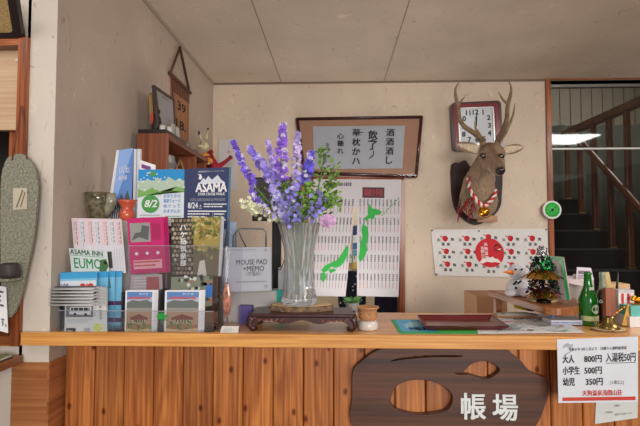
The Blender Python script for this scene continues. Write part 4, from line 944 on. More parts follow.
# bus leaflets flopping forward
for k in range(6):
    # each: upright sheet whose top bends toward the viewer
    yb=1.492-.0035*k; w0,w1=64+ (0),107; x0=PY(w0,331,yb).x; x1=PY(w1,331,yb).x
    zb_=ZT+.004; ztop=PY(90,302-2.6*k*0,yb).z; L_=[]
    zc_=PY(90,301.5-3.1*(5-k),yb).z
    prof=[(yb,zb_),(yb,zc_-.016),(yb-.005,zc_-.004),(yb-.016,zc_),(yb-.034,zc_-.003),(yb-.044,zc_-.007)]
    m=MB(M('leaflet stock',(190,190,190),.5)); sh=[0,0,-.003,-.012,-.024,-.028]
    t=.0009; pv=[];fs=[]
    for i,(y,z) in enumerate(prof):
        for dx in (x0,x1):
            pv.append((dx+sh[i],y,z)); 
    for i in range(len(prof)-1): a=2*i; fs.append((a,a+1,a+3,a+2))
    m.add(pv,fs,True); o=m.build('bus_leaflet',norm=False); so=o.modifiers.new('s','SOLIDIFY'); so.thickness=t; so.offset=0
    tag(o,['backmost bus leaflet, topmost of the curled leaflet tops','bus leaflet, second from the top of the curled tops','bus leaflet, third from the top of the curled tops','bus leaflet, fourth from the top of the curled tops','bus leaflet, fifth from the top of the curled tops','frontmost bus leaflet showing the bus photo and date grid'][k],'leaflet','curled bus leaflets in the front pocket')
    if k in(0,2,4): mm=MB(M('leaflet shade',(70,66,74),.5)); mm.box((x0-.016,yb-.030,zc_-.0003),(x1-.026,yb-.012,zc_+.0012)); mm.build('print_shade_band',o)  # dark strip for print and for the grey shade between leaflet tops
yf=yb-.0012
s=QS([(64.5,334,yf),(107.5,334,yf),(106,304,yf),(65.5,304,yf)],base=M('leaflet face',(214,218,216),.5),thick=.0006)
s.rect(.02,.56,.68,.97,M('bus photo sky',(112,112,120),.5),1)
s.poly([(.1,.66),(.62,.64),(.64,.92),(.12,.90)],M('bus body',(222,224,228),.5),2); s.rect(.14,.76,.6,.88,M('bus window',(46,48,56),.5),3)
for u in (.2,.32,.44,.56): s.rect(u,.76,u+.012,.88,WHITE,4)
s.disc(.24,.66,.05,INK,3,12); s.disc(.5,.65,.05,INK,3,12)
s.vtext('チェック',.86,.96,.5,INK,bold=.02); s.vtext('バスの旅',.72,.9,.3,TG2)
s.disc(.76,.22,.13,M('pale lime',(196,214,120),.5),1); s.lines(.06,.36,.7,.5,3,GRY); s.rect(.04,.05,.26,.2,INK,2); s.text('bus',.08,.08,.09,WHITE,L=3); s.rect(.46,.05,.6,.2,GRY,2)
for i in range(3):
    for j in range(4): s.disc(.74+.065*j,.1+.1*i,.032,M('lime dot',(190,210,90),.5) if (i+j)%2 else M('yellow dot',(226,214,120),.5),3,8)
s.done('front_page',parent=o)
# two landscape postcards with more behind
def card(corn,k,full=True):
    s=QS(corn,base=WHITE,thick=.001)
    if not full: return s
    s.rect(.06,.05,.94,.97,M('card sky',(92,136,196),.4),1); s.poly([(.06,.78),(.3,.83),(.6,.80),(.94,.85),(.94,.74),(.06,.72)],M('card cloud',(176,190,210),.4),2)
    s.poly([(.06,.5),(.06,.72),(.25,.78),(.5,.76),(.75,.79),(.94,.72),(.94,.5)],M('card mountain',(104,112,108),.4),3)
    s.rect(.06,.5,.94,.6,M('card mist',(150,146,140),.4),4)
    s.poly([(.06,.2),(.06,.53),(.3,.55),(.5,.5),(.94,.54),(.94,.2)],M('card town',(172,140,114),.4),5)
    s.poly([(.2,.38),(.5,.46),(.8,.38),(.8,.33),(.2,.33)],M('card roof',(124,62,48),.4),6); s.rect(.28,.26,.72,.34,M('card wall',(196,172,150),.4),6)
    for q in range(5): s.rect(.32+.08*q,.27,.36+.08*q,.33,M('card dark win',(60,44,40),.4),7)
    s.rect(.06,.05,.94,.22,M('card ground',(160,110,82),.4),6); rr=random.Random(20+k)
    for q in range(40): s.disc(rr.uniform(.09,.75),rr.uniform(.09,.3),.022,[M('card bush',(64,120,50),.4),M('card bush2',(96,140,64),.4)][q%2],8,7)
    s.poly([(.06,.05),(.94,.05),(.94,.14),(.5,.10),(.06,.13)],M('card sand',(206,180,140),.4),9)
    s.text('浅間高原の旅',.12,.80,.06,M('card red text',(214,90,90),.4),L=10,bold=.03,fit=.76); s.text('あさま',.5,.9,.05,WHITE,L=10,fit=.3)
    return s
for k,(a,b) in enumerate(((124,153),(163.5,200))):
    for j in (2,1,0):
        o=j*2.0; y=1.482+.006*j
        s=card([(a+.5+o,334-.6*j,y),(b+o,334-.6*j,y),(b+1.3+o,290.5-.3*j,y),(a+1.5+o,290.5-.3*j,y)],k,j==0)
        s.done('postcard',[['left front postcard of a mountain inn with dense green bushes','middle postcard of the left pocket stack','rear postcard of the left pocket stack'],['right front postcard of a mountain inn beside the rack end','middle postcard of the right pocket stack','rear postcard of the right pocket stack']][k][j],'postcard','mountain inn postcards in the front pockets')
# low photo brochures in the second tier behind postcards
s=QS([(130,300,1.52),(163,300,1.52),(162,274,1.52),(131,275,1.52)],base=M('grey print page',(150,140,146),.5)); s.lines(.1,.2,.9,.9,6,GRY); s.rect(.5,.4,.9,.9,M('muted red',(140,80,84),.5),3); s.done('grey_leaflet','muted grey leaflet in the middle tier above the left postcard','leaflet')
s=QS([(171,306,1.52),(212,306,1.52),(213,276,1.52),(171,277,1.52)],base=M('onsen photo',(120,126,110),.5)); rr=random.Random(2)
for q in range(50): s.disc(rr.random(),rr.random(),.07,[M('on1',(70,84,52),.5),M('on2',(196,196,190),.5),M('on3',(150,110,90),.5),M('on4',(58,66,60),.5)][q%4],1+q%3,8)
s.rect(.85,.3,1,.7,BLU,6); s.done('photo_leaflet','colourful photo leaflet in the middle tier above the right postcard','leaflet')
# acrylic rack
AC=clear('acrylic',(246,246,248),alpha=.02)
ACE=M('acrylic edge',(190,192,198),.2,trans=.3)
rk=thing('acrylic_rack',PY(130,335,1.5),'clear acrylic three-tier brochure rack on the left end of the counter','rack')
def acr(a,b,name='panel'): MB(AC).box(a,b).build(name,rk)
xl=PY(59,330,1.475).x; xr=PY(214,330,1.475).x; z1=ZT+.0005
acr((xl,1.467,z1),(xr,1.61,z1+.003),'base')
for (px,ztop,yy) in ((60,PY(60,300,1.47).z,1.47),(121.5,PY(121,292,1.47).z,1.47),(159,PY(159,290,1.47).z,1.47)):
    x=PY(px,320,1.475).x; MB(AC).box((x,1.471,z1+.0035),(x+.0025,1.60,ztop)).build('divider',rk)
zf=PY(100,311,1.468).z; acr((xl,1.467,z1+.0035),(xr,1.4695,zf),'front_panel')
z2=PY(100,246,1.535).z; acr((PY(128,280,1.535).x,1.535,z1+.08),(PY(218,280,1.535).x,1.5372,z2),'middle_panel')
z3=PY(100,220,1.615).z; acr((xl+.03,1.614,z1+.0035),(PY(222,280,1.615).x,1.6165,z3),'back_panel')
m=MB(AC); a=PY(216,334,1.47); b=PY(221,200,1.6); m.prism([(a.x,1.471,z1+.0035),(a.x,1.60,z1+.0035),(a.x+.01,1.60,b.z-.02),(a.x+.006,1.54,z2)],(.0025,0,0)); m.build('side_panel',rk)
m=MB(ACE); m.box((xl,1.4662,zf),(xr,1.4697,zf+.0018)).box((PY(128,280,1.535).x,1.5345,z2),(PY(218,280,1.535).x,1.5375,z2+.0018)); m.build('polished_edge',rk)
# green maple leaf sticker
lf=[(0,-1),(.15,-.3),(.9,-.7),(.7,-.1),(1.2,.2),(.5,.35),(.6,.9),(.15,.6),(0,1.1),(-.2,.6),(-.7,.9),(-.5,.3),(-1.2,.1),(-.6,-.1),(-.9,-.7),(-.15,-.3)]
for k,(px,py,sz,l) in enumerate(((161.5,317,.017,'green leaf sticker between the two postcard pockets'),(150,328,.006,'small green leaf sticker low on the left postcard pocket'))):
    c=PY(px,py,1.4655); tag(MB(M('sticker green',(20,150,60),.5)).prism([c+V((x*sz,0,y*sz)) for x,y in lf],(0,.0006,0)).build('leaf_sticker'),l,'sticker')
# ------------------------------------------------------------------ acrylic stand with hanging charm, mouse pad package
sd=thing('acrylic_stand',PY(225,333,1.48),'clear upright acrylic stand with small white price tag at the rack end','stand')
a=PY(223,333,1.49); m=MB(AC).prism([(a.x,1.49,z1),(a.x+.055,1.49,z1),(a.x+.055,1.53,z1+.33),(a.x+.015,1.53,z1+.33)],(0,.003,0)); m.build('upright',sd)
a=PY(219,333,1.47);b=PY(238,330,1.47); MB(AC).box((a.x,1.468,z1),(b.x,1.50,z1+.004)).build('foot',sd)
s=QS([(219.5,334,1.465),(238,333.5,1.465),(239,326,1.475),(222,326,1.475)],base=M('price tag',(206,202,196),.5)); s.text('¥550',.15,.3,.4,GRY,fit=.5); s.done('price_tag',parent=sd)
c=PY(227,300,1.482); 
chm=thing('glass_charm',c,'slender amber and violet glass charm hung on the acrylic stand','charm')
MB(M('amber violet',(176,112,92),.15,noise=.6,nscale=60,coat=.6)).lathe([(.001,-.055),(.008,-.045),(.013,-.02),(.014,.0),(.014,.02),(.010,.036),(.005,.05),(.003,.055)],c,14,None,.4).build('body',chm)
MB(M('steel ring',(170,170,175),.25,.9)).lathe([(.0035,0),(.005,0),(.005,.002)],c+V((0,0,.054)),10).tube([c+V((0,0,.054)),c+V((0,.004,.068)),c+V((0,.006,.056))],.001,5).build('ring',chm)
mp_=thing('mouse_pad_package',PY(247,306,1.56),'flat clear package printed MOUSE PAD +MEMO with a black cord handle','package')
s=QS([(221,292,1.56),(271.5,290.5,1.56),(271,247,1.57),(221.5,247.5,1.57)],base=M('pad face',(206,206,212),.4),thick=.006)
s.text('MOUSE PAD',.30,.60,.12,M('pad text',(62,66,76),.5),bold=.015,fit=.62); s.text('+MEMO',.44,.45,.12,M('pad text',(62,66,76),.5),bold=.015,fit=.42); s.text('（付箋紙）',.5,.34,.10,M('pad text',(62,66,76),.5),fit=.3)
s.rect(.3,.195,.9,.23,GRY,2); s.rect(.0,.93,.7,.95,GRY,2)
for u,v in ((.89,.93),(.89,.1),(.06,.1)): s.disc(u,v,.04,M('rivet',(178,180,186),.3,.4),3,14)
s.done('face',parent=mp_)
MB(AC).prism([PY(220,305,1.556),PY(273,304,1.556),PY(272,246,1.564),PY(220.5,246,1.564)],(0,-.003,0)).build('sleeve',mp_)
m=MB(M('cord black',(24,24,26),.6)); m.tube([PY(233,247,1.562),PY(233,236,1.562),PY(238,230,1.562),PY(241,237,1.562),PY(246,247,1.562)],.0022,6); m.build('handle_cord',mp_)
MB(M('grey wire',(120,124,128),.35,.7)).tube([PY(236,247,1.575),PY(236,231,1.575),PY(240,228.5,1.575),PY(263,229,1.575),PY(266,232,1.575),PY(266,247,1.575)],.003,6).build('wire_hook',mp_)
# things behind
m=MB(M('carton pale',(196,190,184),.6)); c=PZ(256,316,ZT); m.box((PY(228,300,1.64).x,1.64,ZT+.0005),(PY(276,300,1.64).x,1.72,PY(250,291,1.64).z)); tag(m.build('pale_carton',bevel=.001),'pale carton lying under the mouse pad package','carton')
m=MB(M('purple pack',(84,70,140),.5)); m.box((PY(240,300,1.62).x,1.60,ZT+.0005),(PY(253,300,1.62).x,1.635,PY(250,305,1.62).z)); tag(m.build('purple_pack',bevel=.001),'small purple pack below the mouse pad package','pack')
m=MB(M('white box',(206,208,212),.5)); m.box((PY(278,300,1.70).x,1.70,ZT+.0005),(PY(309,300,1.7).x,1.78,PY(290,268,1.7).z)); tag(m.build('white_box',bevel=.002),'white box standing behind the crystal vase','box')
m=MB(M('teal pack',(50,180,176),.5)); m.box((PY(274,300,1.66).x,1.655,ZT+.0005),(PY(284,300,1.66).x,1.68,PY(290,290,1.66).z)); tag(m.build('teal_pack',bevel=.001),'small teal pack between the mouse pad package and the vase','pack')
m=MB(M('black cord',(22,22,24),.5)); m.tube([PY(276,300,1.68),PY(272,285,1.68),PY(274,265,1.68),PY(281,256,1.68),PY(284,262,1.68),PY(280,270,1.68),PY(274,268,1.68)],.0022,6); tag(m.build('cable'),'thin black cable looping up beside the vase','cable')
mo=thing('monitor',PY(275,300,2.0),'black monitor standing behind the delphiniums','monitor')
a=PY(252,221,2.0);b=PY(301,177,2.0); MB(M('monitor black',(24,24,28),.35)).box((a.x,2.0,a.z),(b.x,2.03,b.z)).build('screen',mo,bevel=.003); MB(M('monitor grey',(70,66,64),.5)).box((a.x+.008,1.998,a.z+.008),(b.x-.008,1.9995,b.z-.008)).build('display',mo)
MB(M('monitor black',(24,24,28),.35)).box(((a.x+b.x)/2-.02,2.005,ZT-.3),((a.x+b.x)/2+.02,2.025,a.z-.0005)).build('stand',mo)
# ------------------------------------------------------------------ carved stand, slice, vase, flowers
LQ=M('dark lacquer wood',(56,20,22),.35,noise=.35,nscale=30,coat=.15)
a=PZ(247.5,332,ZT).x; b=PZ(357,332,ZT).x; y0,y1=1.475,1.615; zs=ZT+.058
cs=thing('carved_stand',((a+b)/2,1.545,ZT+.0005),'low dark red carved wooden stand with scrolled feet','stand')
MB(LQ).box((a+.008,y0+.004,zs-.012),(b-.010,y1,zs)).build('top',cs,bevel=.003)
m=MB(LQ)
def apron(yy):
    n=28; up=[];dn=[]
    for i in range(n+1):
        t=i/n; x=a+.01+(b-a-.022)*t; k=abs(2*t-1); d=.014+.006*math.cos(t*PI*6)+(.016*max(0,(k-.85)/.15))
        up.append((x,yy,zs-.0125)); dn.append((x,yy,zs-.0125-d))
    return up+dn[::-1]
m.prism(apron(y0+.004),(0,.008,0)); m.prism(apron(y1-.012),(0,.008,0)); m.build('apron',cs)
for xx,sg_ in ((a+.012,1),(b-.014,-1)):
    for yy in (y0+.014,y1-.016):
        m=MB(LQ); m.tube([(xx+.014*sg_,yy,zs-.014),(xx-.002*sg_,yy,zs-.018),(xx-.009*sg_,yy,ZT+.022),(xx+.002*sg_,yy,ZT+.009),(xx+.014*sg_,yy,ZT+.012),(xx+.012*sg_,yy,ZT+.020),(xx+.005*sg_,yy,ZT+.019)],[.010,.013,.0125,.0095,.009,.007,.005],10); m.build('foot',cs)
m=MB(M('lacquer carving',(120,60,52),.25,noise=.4,nscale=60,coat=.5))
for sg_,x0_ in ((1,a+.03),(-1,b-.032)):
    for k in range(5): m.tube([(x0_+sg_*(k*.018),y0+.003,zs-.017-.002*k%2),(x0_+sg_*(k*.018+.006),y0+.001,zs-.022),(x0_+sg_*(k*.018+.012),y0+.003,zs-.018)],.0028,6)
m.build('carving',cs)
c=V((PZ(300,312,zs).x,1.553,zs+.0005))
BK=M('bark',(120,96,72),.9,noise=.6,nscale=70,bump=.8); CUT=M('cut wood',(206,176,130),.7,noise=.15,nscale=25)
def slice_(name,label,c,rx,ry,h,seed):
    t=thing(name,c,label,'wood slice'); rr=random.Random(seed); ph=[rr.random()*6 for _ in range(4)]
    f=lambda a_: 1+.05*math.sin(2*a_+ph[0])+.035*math.sin(3*a_+ph[1])+.02*math.sin(7*a_+ph[2])+.012*math.sin(13*a_+ph[3])
    n=64; pts=[(c.x+rx*f(2*PI*i/n)*math.cos(2*PI*i/n),c.y+ry*f(2*PI*i/n)*math.sin(2*PI*i/n),c.z) for i in range(n)]
    MB(BK).prism(pts,(0,0,h-.001)).build('bark_edge',t); pt2=[(c.x+(x-c.x)*.955,c.y+(y-c.y)*.955,c.z+h-.0008) for x,y,z in pts]; MB(CUT).prism(pt2,(0,0,.0012)).build('cut_face',t); return t
slice_('wood_slice','irregular bark-edged wood slice under the crystal vase',c,.100,.052,.019,4)
c=V((PZ(297,308,zs+.02).x,1.553,zs+.0205))
vz=thing('crystal_vase',c,'tall cut crystal vase with waisted body holding the flowers','vase')
cg=bpy.data.materials.new('crystal'); cg.use_nodes=True; n_=cg.node_tree; b_=n_.nodes['Principled BSDF']; b_.inputs['Base Color'].default_value=(.95,.97,1,1); b_.inputs['Roughness'].default_value=.02; b_.inputs['Transmission Weight'].default_value=.86; b_.inputs['IOR'].default_value=1.35
MATS['crystal']=cg
H=PY(297,223,1.553).z-c.z
wob=lambda a_,z: 1+.04*math.cos(14*a_+z*18)+.022*math.cos(22*a_-z*40)
prof=[(.050,0),(.053,.006),(.050,.02),(.046,.06),(.043,.13),(.045,.18),(.053,.23),(.062,.27),(.066,H),(.062,H),(.058,.27),(.049,.23),(.041,.18),(.039,.13),(.042,.06),(.044,.022),(.0,.018)]
MB(cg).lathe([(r_*1.12,z_) for r_,z_ in prof],c,84,None,1,wob).build('glass',vz)
zw=c.z+.02
FL=[ # tip, mid, low(at mouth direction), colour, half width px, density
 ((233,141),(243,165),(254,186),(106,78,190),3.6,150,1.50),
 ((249,147),(261,164),(274,184),(122,104,200),5.5,190,1.53),
 ((268,142),(273,165),(279,195),(150,130,214),3.6,140,1.55),
 ((283,125),(281,152),(281,184),(134,94,204),6.5,330,1.56),
 ((298,134),(297,155),(296,186),(178,160,220),4.8,190,1.58),
 ((311,152),(309,166),(305,184),(96,84,204),5.2,200,1.54),
 ((262,160),(271,180),(280,205),(140,124,214),4.5,130,1.50),
 ((300,178),(292,192),(287,210),(130,116,210),5,70,1.50),
 ((272,186),(278,202),(284,216),(176,170,224),7,130,1.49),
 ((251,190),(256,200),(270,214),(120,90,200),4.5,80,1.50),
]
LABD=['delphinium stalk reaching furthest left, deep violet','violet-blue delphinium stalk second from the left','slim pale lilac delphinium between the second stalk and the tallest','tallest delphinium stalk in the middle, densely purple','pale lilac delphinium just right of the tallest stalk','deep blue delphinium nearest the picture frame corner','short lilac delphinium below the slim pale stalk','low violet delphinium at the right centre of the bunch','palest low delphinium right above the vase rim','low purple delphinium side shoot at the far left above the cream blossoms']
STG=M('stem green',(92,120,64),.6); rr=random.Random(31)
def petal(m,c,r,nrm,rr,k=5):
    nrm=nrm.normalized(); u=nrm.orthogonal().normalized(); v=nrm.cross(u); a0=rr.random()*6
    for i in range(k):
        a=a0+2*PI*i/k; d=u*math.cos(a)+v*math.sin(a); s_=u*-math.sin(a)+v*math.cos(a)
        m.add([c,c+d*r*.6+s_*r*.38+nrm*r*.15,c+d*r*1.05+nrm*r*.3,c+d*r*.6-s_*r*.38+nrm*r*.15],[(0,1,2,3)])
mouth=V((c.x,1.553,c.z+H-.01))
for i,(tp,md,lo,col,hw2,nb,Y) in enumerate(FL):
    t=thing('delphinium_stalk',V((c.x+rr.uniform(-.012,.012),1.553+rr.uniform(-.012,.012),zw+.005)),LABD[i],'flower','delphinium stalks in the crystal vase')
    P0=PY(*lo,Y); P1=PY(*md,Y+.01); P2=PY(*tp,Y+.02); base=V(t.location)
    mo_=mouth+V(((lo[0]-283)*.0012*.8,(Y-1.55)*.3,0)); mo_.x=max(c.x-.045,min(c.x+.045,mo_.x))
    MB(STG).tube([base,base.lerp(mo_,.5),mo_,P0,P1,P2],[.003,.003,.0028,.0025,.002,.001],6).build('stem',t)
    ms=[M('petal %d %d %d %d'%(i,*[min(255,int(x*f)) for x in col]),tuple(min(255,int(x*f)) for x in col),.7) for f in (1.1,1.3,.9)]+[M('petal white',(214,206,232),.7)]
    m=MB(ms[0]); 
    for k in range(int(nb*.8)):
        s_=rr.random()**1.25; p=(P2.lerp(P1,s_*2) if s_<.5 else P1.lerp(P0,s_*2-1)); w_=S(hw2,Y)*(.35+.75*min(1,s_*1.6))
        a_=rr.random()*2*PI; r_=w_*math.sqrt(rr.random()); off=V((r_*math.cos(a_),r_*math.sin(a_),rr.uniform(-.006,.006)))
        m.use(ms[3] if rr.random()<.16 else ms[rr.randrange(3)]); petal(m,p+off,rr.uniform(.0055,.0095),V((off.x*1.5+rr.uniform(-.01,.01),off.y-.02,rr.uniform(-.01,.02))),rr)
    o=m.build('blossoms',t,norm=False)
def leafy(name,label,pts,n,r,col,spread,Y,group=None,cat='flower',kind='leaf',part='leaves'):
    t=thing(name,V((c.x+rr.uniform(-.02,.02),1.553+rr.uniform(-.02,.02),zw+.004)),label,cat,group)
    P=[PY(a,b,Y) for a,b in pts]; mo_=V((max(c.x-.05,min(c.x+.05,P[-1].x)),1.55,mouth.z))
    MB(STG).tube([V(t.location),mo_]+P[::-1],[.0028,.0026]+[.0022]*(len(P)-1)+[.001],6).build('stem',t)
    ms=[M('%s %s %d'%(part,name,j),tuple(min(255,int(x*f)) for x in col),.6) for j,f in enumerate((1,1.2,.75))]
    m=MB(ms[0])
    for k in range(n):
        s_=rr.random()*(len(P)-1); i=int(s_); p=P[i].lerp(P[i+1],s_-i)+V((rr.gauss(0,1)*S(spread,Y),rr.gauss(0,1)*S(spread,Y)*.6,rr.gauss(0,1)*S(spread,Y)*.6)); m.use(ms[rr.randrange(3)])
        if kind=='leaf':
            d=V((rr.uniform(-1,1),rr.uniform(-1,.4),rr.uniform(-.6,.8))).normalized(); q=d.orthogonal().normalized()*r*.42; nn=V((0,-.2*r,0))
            m.add([p,p+d*r*.35+q,p+d*r*.75+q*.8,p+d*r,p+d*r*.75-q*.8,p+d*r*.35-q],[(0,1,2,3,4,5)])
        else: petal(m,p,r,V((rr.uniform(-1,1),-1.2,rr.uniform(-.5,1))),rr)
    m.build(part,t,norm=False)
leafy('leafy_stem','tall leafy green stem rising furthest right over the calligraphy frame',[(324,148),(323,165),(318,190),(308,214)],60,.016,(112,150,66),3.2,1.56,'green leafy stems')
leafy('leafy_stem','right-hand leafy green stem ending in a round leaf cluster',[(334,163),(332,180),(326,196),(312,216)],80,.017,(120,160,70),4,1.55,'green leafy stems')
leafy('leafy_stem','low bushy green stem filling the right side above the vase rim',[(332,198),(322,203),(310,208),(298,218)],260,.019,(104,146,56),6,1.52,'green leafy stems')
leafy('leafy_stem','green leafy stem between the blue delphinium and right side foliage',[(310,182),(309,194),(305,206),(300,220)],100,.015,(120,150,84),4.5,1.51,'green leafy stems')
leafy('leafy_stem','drooping green stem curving out at the far left under the blossoms',[(258,186),(262,200),(272,212),(284,222)],60,.012,(110,140,80),4,1.53,'green leafy stems')
leafy('leafy_stem','fine green stem in the centre just over the rim',[(290,184),(288,200),(290,212),(292,220)],200,.013,(134,160,104),6,1.535,'green leafy stems')
leafy('cream_blossom_spray','spray of cream white blossoms at the lower left of the bunch',[(243,203),(252,206),(262,212),(278,220)],110,.0085,(220,220,184),3.4,1.50,kind='p',part='blossoms')
leafy('small_blue_spray','loose spray of small lavender blue flowers over the vase rim',[(318,190),(322,205),(312,212),(300,220)],30,.009,(138,130,210),4.5,1.49,kind='p',part='blossoms')
leafy('small_blue_spray','fine pale blue spray low in the front centre of the bunch',[(286,196),(290,206),(286,214),(288,222)],50,.008,(150,150,214),6,1.47,kind='p',part='blossoms')
cn=thing('pink_carnation',V((c.x+.02,1.545,zw+.006)),'single pale pink carnation at the lower right of the bunch','flower'); P=PY(328,221,1.50)
MB(STG).tube([V(cn.location),V((c.x+.05,1.54,mouth.z+.005)),P],[.0026,.0024,.002],6).build('stem',cn)
m=MB(M('carnation pink',(216,176,214),.8)); m2=M('carnation deep',(196,150,200),.8)
for k in range(60): 
    a_=rr.random()*2*PI; r_=.021*math.sqrt(rr.random()); off=V((r_*math.cos(a_),-.004+rr.uniform(-.01,.006),r_*.75*math.sin(a_))); m.use(m2 if k%4==0 else MATS['carnation pink']); petal(m,P+off,.010,off+V((0,-.02,0)),rr,6)
m.build('petals',cn,norm=False)
# aroma burner
c=V((PZ(366,324,ZT).x,1.53,ZT+.0005)); ab=thing('aroma_burner',c,'small ceramic burner with tan bowl on a white base beside the stand','burner')
MB(M('burner white',(206,200,192),.35,noise=.1,coat=.3)).lathe([(.030,0),(.034,.004),(.034,.020),(.029,.028),(.024,.03),(.0,.029)],c,24).build('base',ab)
for q in range(3): MB(M('burner white',(206,200,192),.35)).ell(c+V((.027*math.cos(q*2.1-1.2),.027*math.sin(q*2.1-1.2),.003)),(.007,.007,.0035)).build('foot',ab)
MB(M('burner tan',(190,136,92),.35,noise=.2,nscale=20,coat=.3)).lathe([(.022,.029),(.029,.036),(.031,.05),(.029,.062),(.032,.066),(.037,.070),(.037,.074),(.031,.074),(.024,.066),(0,.064)],c,24).build('bowl',ab)
m=MB(INK)
for q in (-.9,.1,1.): m.ell(c+V((.0305*math.sin(q),-.0305*math.cos(q),.052)),(.0022,.0022,.0022))
m.build('vent_holes',ab)
MB(M('plant green',(90,140,80),.6)).build if 0 else None
pp=thing('potted_plant',PY(352,300,1.95),'small green plant behind the aroma burner','plant')
m=MB(M('plant green',(96,146,86),.6)); P=PY(352,300,1.95); rr=random.Random(12)
for k in range(26):
    a_=rr.random()*6.28; d=V((math.cos(a_),math.sin(a_),rr.uniform(.1,.7))).normalized(); q=d.orthogonal().normalized()*.011; b0=P+V((0,0,-.01)); r_=rr.uniform(.03,.05); m.add([b0,b0+d*r_*.5+q,b0+d*r_,b0+d*r_*.5-q],[(0,1,2,3)])
m.build('leaves',pp,norm=False); zp=P.z-.01; MB(M('pot grey',(150,150,146),.6)).lathe([(.02,-.06),(.03,0),(.027,0),(.02,-.05)],(P.x,P.y,zp),16).build('pot',pp)
tag(MB(DESK).box((P.x-.3,1.87,0),(P.x+.1,2.1,zp-.061)).build('back_cabinet'),'low brown cabinet hidden behind the counter under the plant','cabinet')
# ------------------------------------------------------------------ mat, tray, map sheet
def flat(q,z,base,thick=.0008): return Sheet(*[PZ(a,b,z) for a,b in q],thick=thick,base=base)
s=flat([(399.5,333.5),(500,333.5),(478,319.5),(391,319.5)],ZT+.0014,M('mat green',(50,176,112),.5))
s.rect(.04,.12,.99,.97,M('mat blue',(84,178,226),.5)); s.rect(.40,.0,.98,.30,M('mat lime',(70,190,90),.5),2)
s.poly([(.1,.3),(.2,.5),(.35,.45),(.38,.7),(.2,.8),(.1,.6)],M('mat pale',(150,206,226),.5),2); s.text('浅間',.12,.2,.18,INK,L=3,bold=.02)
s.done('counter_mat','blue and green printed mat lying under the lacquer tray','mat')
s=flat([(478,333.5),(585,332.5),(559,318.5),(474,317.5)],ZT+.0030,M('map paper',(222,222,224),.6)); rr=random.Random(6)
LGY=M('map line',(150,160,160),.7)
for k in range(26):
    u,v=rr.uniform(.2,.85),rr.uniform(.1,.85); a_=rr.random()*6.3; p=[(u,v)]
    for q in range(4): a_+=rr.uniform(-.8,.8); u+=.05*math.cos(a_); v+=.1*math.sin(a_); p.append((min(.97,max(.03,u)),min(.95,max(.05,v))))
    for (u0,v0),(u1,v1) in zip(p,p[1:]): s.poly([(u0,v0),(u1,v1),(u1,v1+.025),(u0,v0+.025)],LGY,1+k%3)
for k in range(10): s.disc(rr.uniform(.3,.9),rr.uniform(.1,.8),.035,[M('map green dot',(130,190,150),.6),M('map red dot',(206,120,110),.6)][k%2],5,8)
s.text('周辺観光マップ',.45,.88,.09,INK,L=4,bold=.02,fit=.3); s.rect(.30,.66,.52,.70,M('map red dot',(206,120,110),.6),4); s.lines(.2,.1,.5,.55,7,LGY,L=5)
s.done('map_sheet','large white sightseeing map sheet right of the lacquer tray','map')
TL_=M('tray lacquer',(104,26,30),.3,coat=.5); q=[PZ(a,b,ZT+.006) for a,b in ((426,329.5),(507,329.5),(490,318.5),(419,318.5))]
ty=thing('lacquer_tray',sum(q,V())/4,'rectangular dark red lacquer tray with raised rim','tray')
cen=sum(q,V())/4; up=V((0,0,1))
inn=[cen+(p-cen)*.90 for p in q]; out_=[cen+(p-cen)*1.045+up*.011 for p in q]; ou2=[cen+(p-cen)*1.06+up*.009 for p in q]; bot=[cen+(p-cen)*.9-up*.003 for p in q]
m=MB(TL_); vs=bot+ou2+out_+inn; fs=[(3,2,1,0),(12,13,14,15)]
for r_ in range(3):
    for k in range(4): fs.append((r_*4+k,r_*4+(k+1)%4,(r_+1)*4+(k+1)%4,(r_+1)*4+k))
m.add(vs,fs); m.build('tray_body',ty)
MB(M('tray rim dark',(60,20,24),.3,coat=.4)).tube(out_+[out_[0]],.0022,6).build('rim',ty)
# ------------------------------------------------------------------ right side clutter
zd1=zd+.0005
c=PZ(518,296,zd1); sn=thing('snowman_toy',c,'plain white stuffed snowman with an orange carrot nose on the return desk','soft toy')
SW_=M('snow plush',(222,222,230),.9,noise=.05); k_=S(1,c.y)
MB(SW_).ell(c+V((0,0,.034)),(.046,.042,.036)).ell(c+V((-.034,-.014,.014)),(.022,.024,.015)).ell(c+V((.012,-.034,.013)),(.02,.022,.014)).build('body',sn)
MB(SW_).ell(c+V((-.002,0,.095)),(.036,.034,.033)).build('head',sn)
MB(M('carrot',(236,120,40),.7)).tube([c+V((-.026,-.018,.094)),c+V((-.066,-.03,.096))],[.010,.002],10).build('nose',sn)
MB(INK).ell(c+V((-.018,-.028,.106)),.0045).ell(c+V((.004,-.033,.107)),.0045).build('eyes',sn)
m=MB(INK).tube([c+V((-.028,-.03,.048)),c+V((-.02,-.04,.062)),c+V((-.012,-.036,.054)),c+V((0,-.04,.066))],.004,6); m.ell(c+V((-.022,-.038,.036)),.005); m.build('scarf',sn)
tag(MB(CUT).lathe([(.05,0),(.052,.003),(.05,.006),(0,.006)],PZ(529,299,zd1)+V((.03,-.04,0)),28).build('wood_disc'),'thin round wooden disc next to the snowman on the return desk','disc')
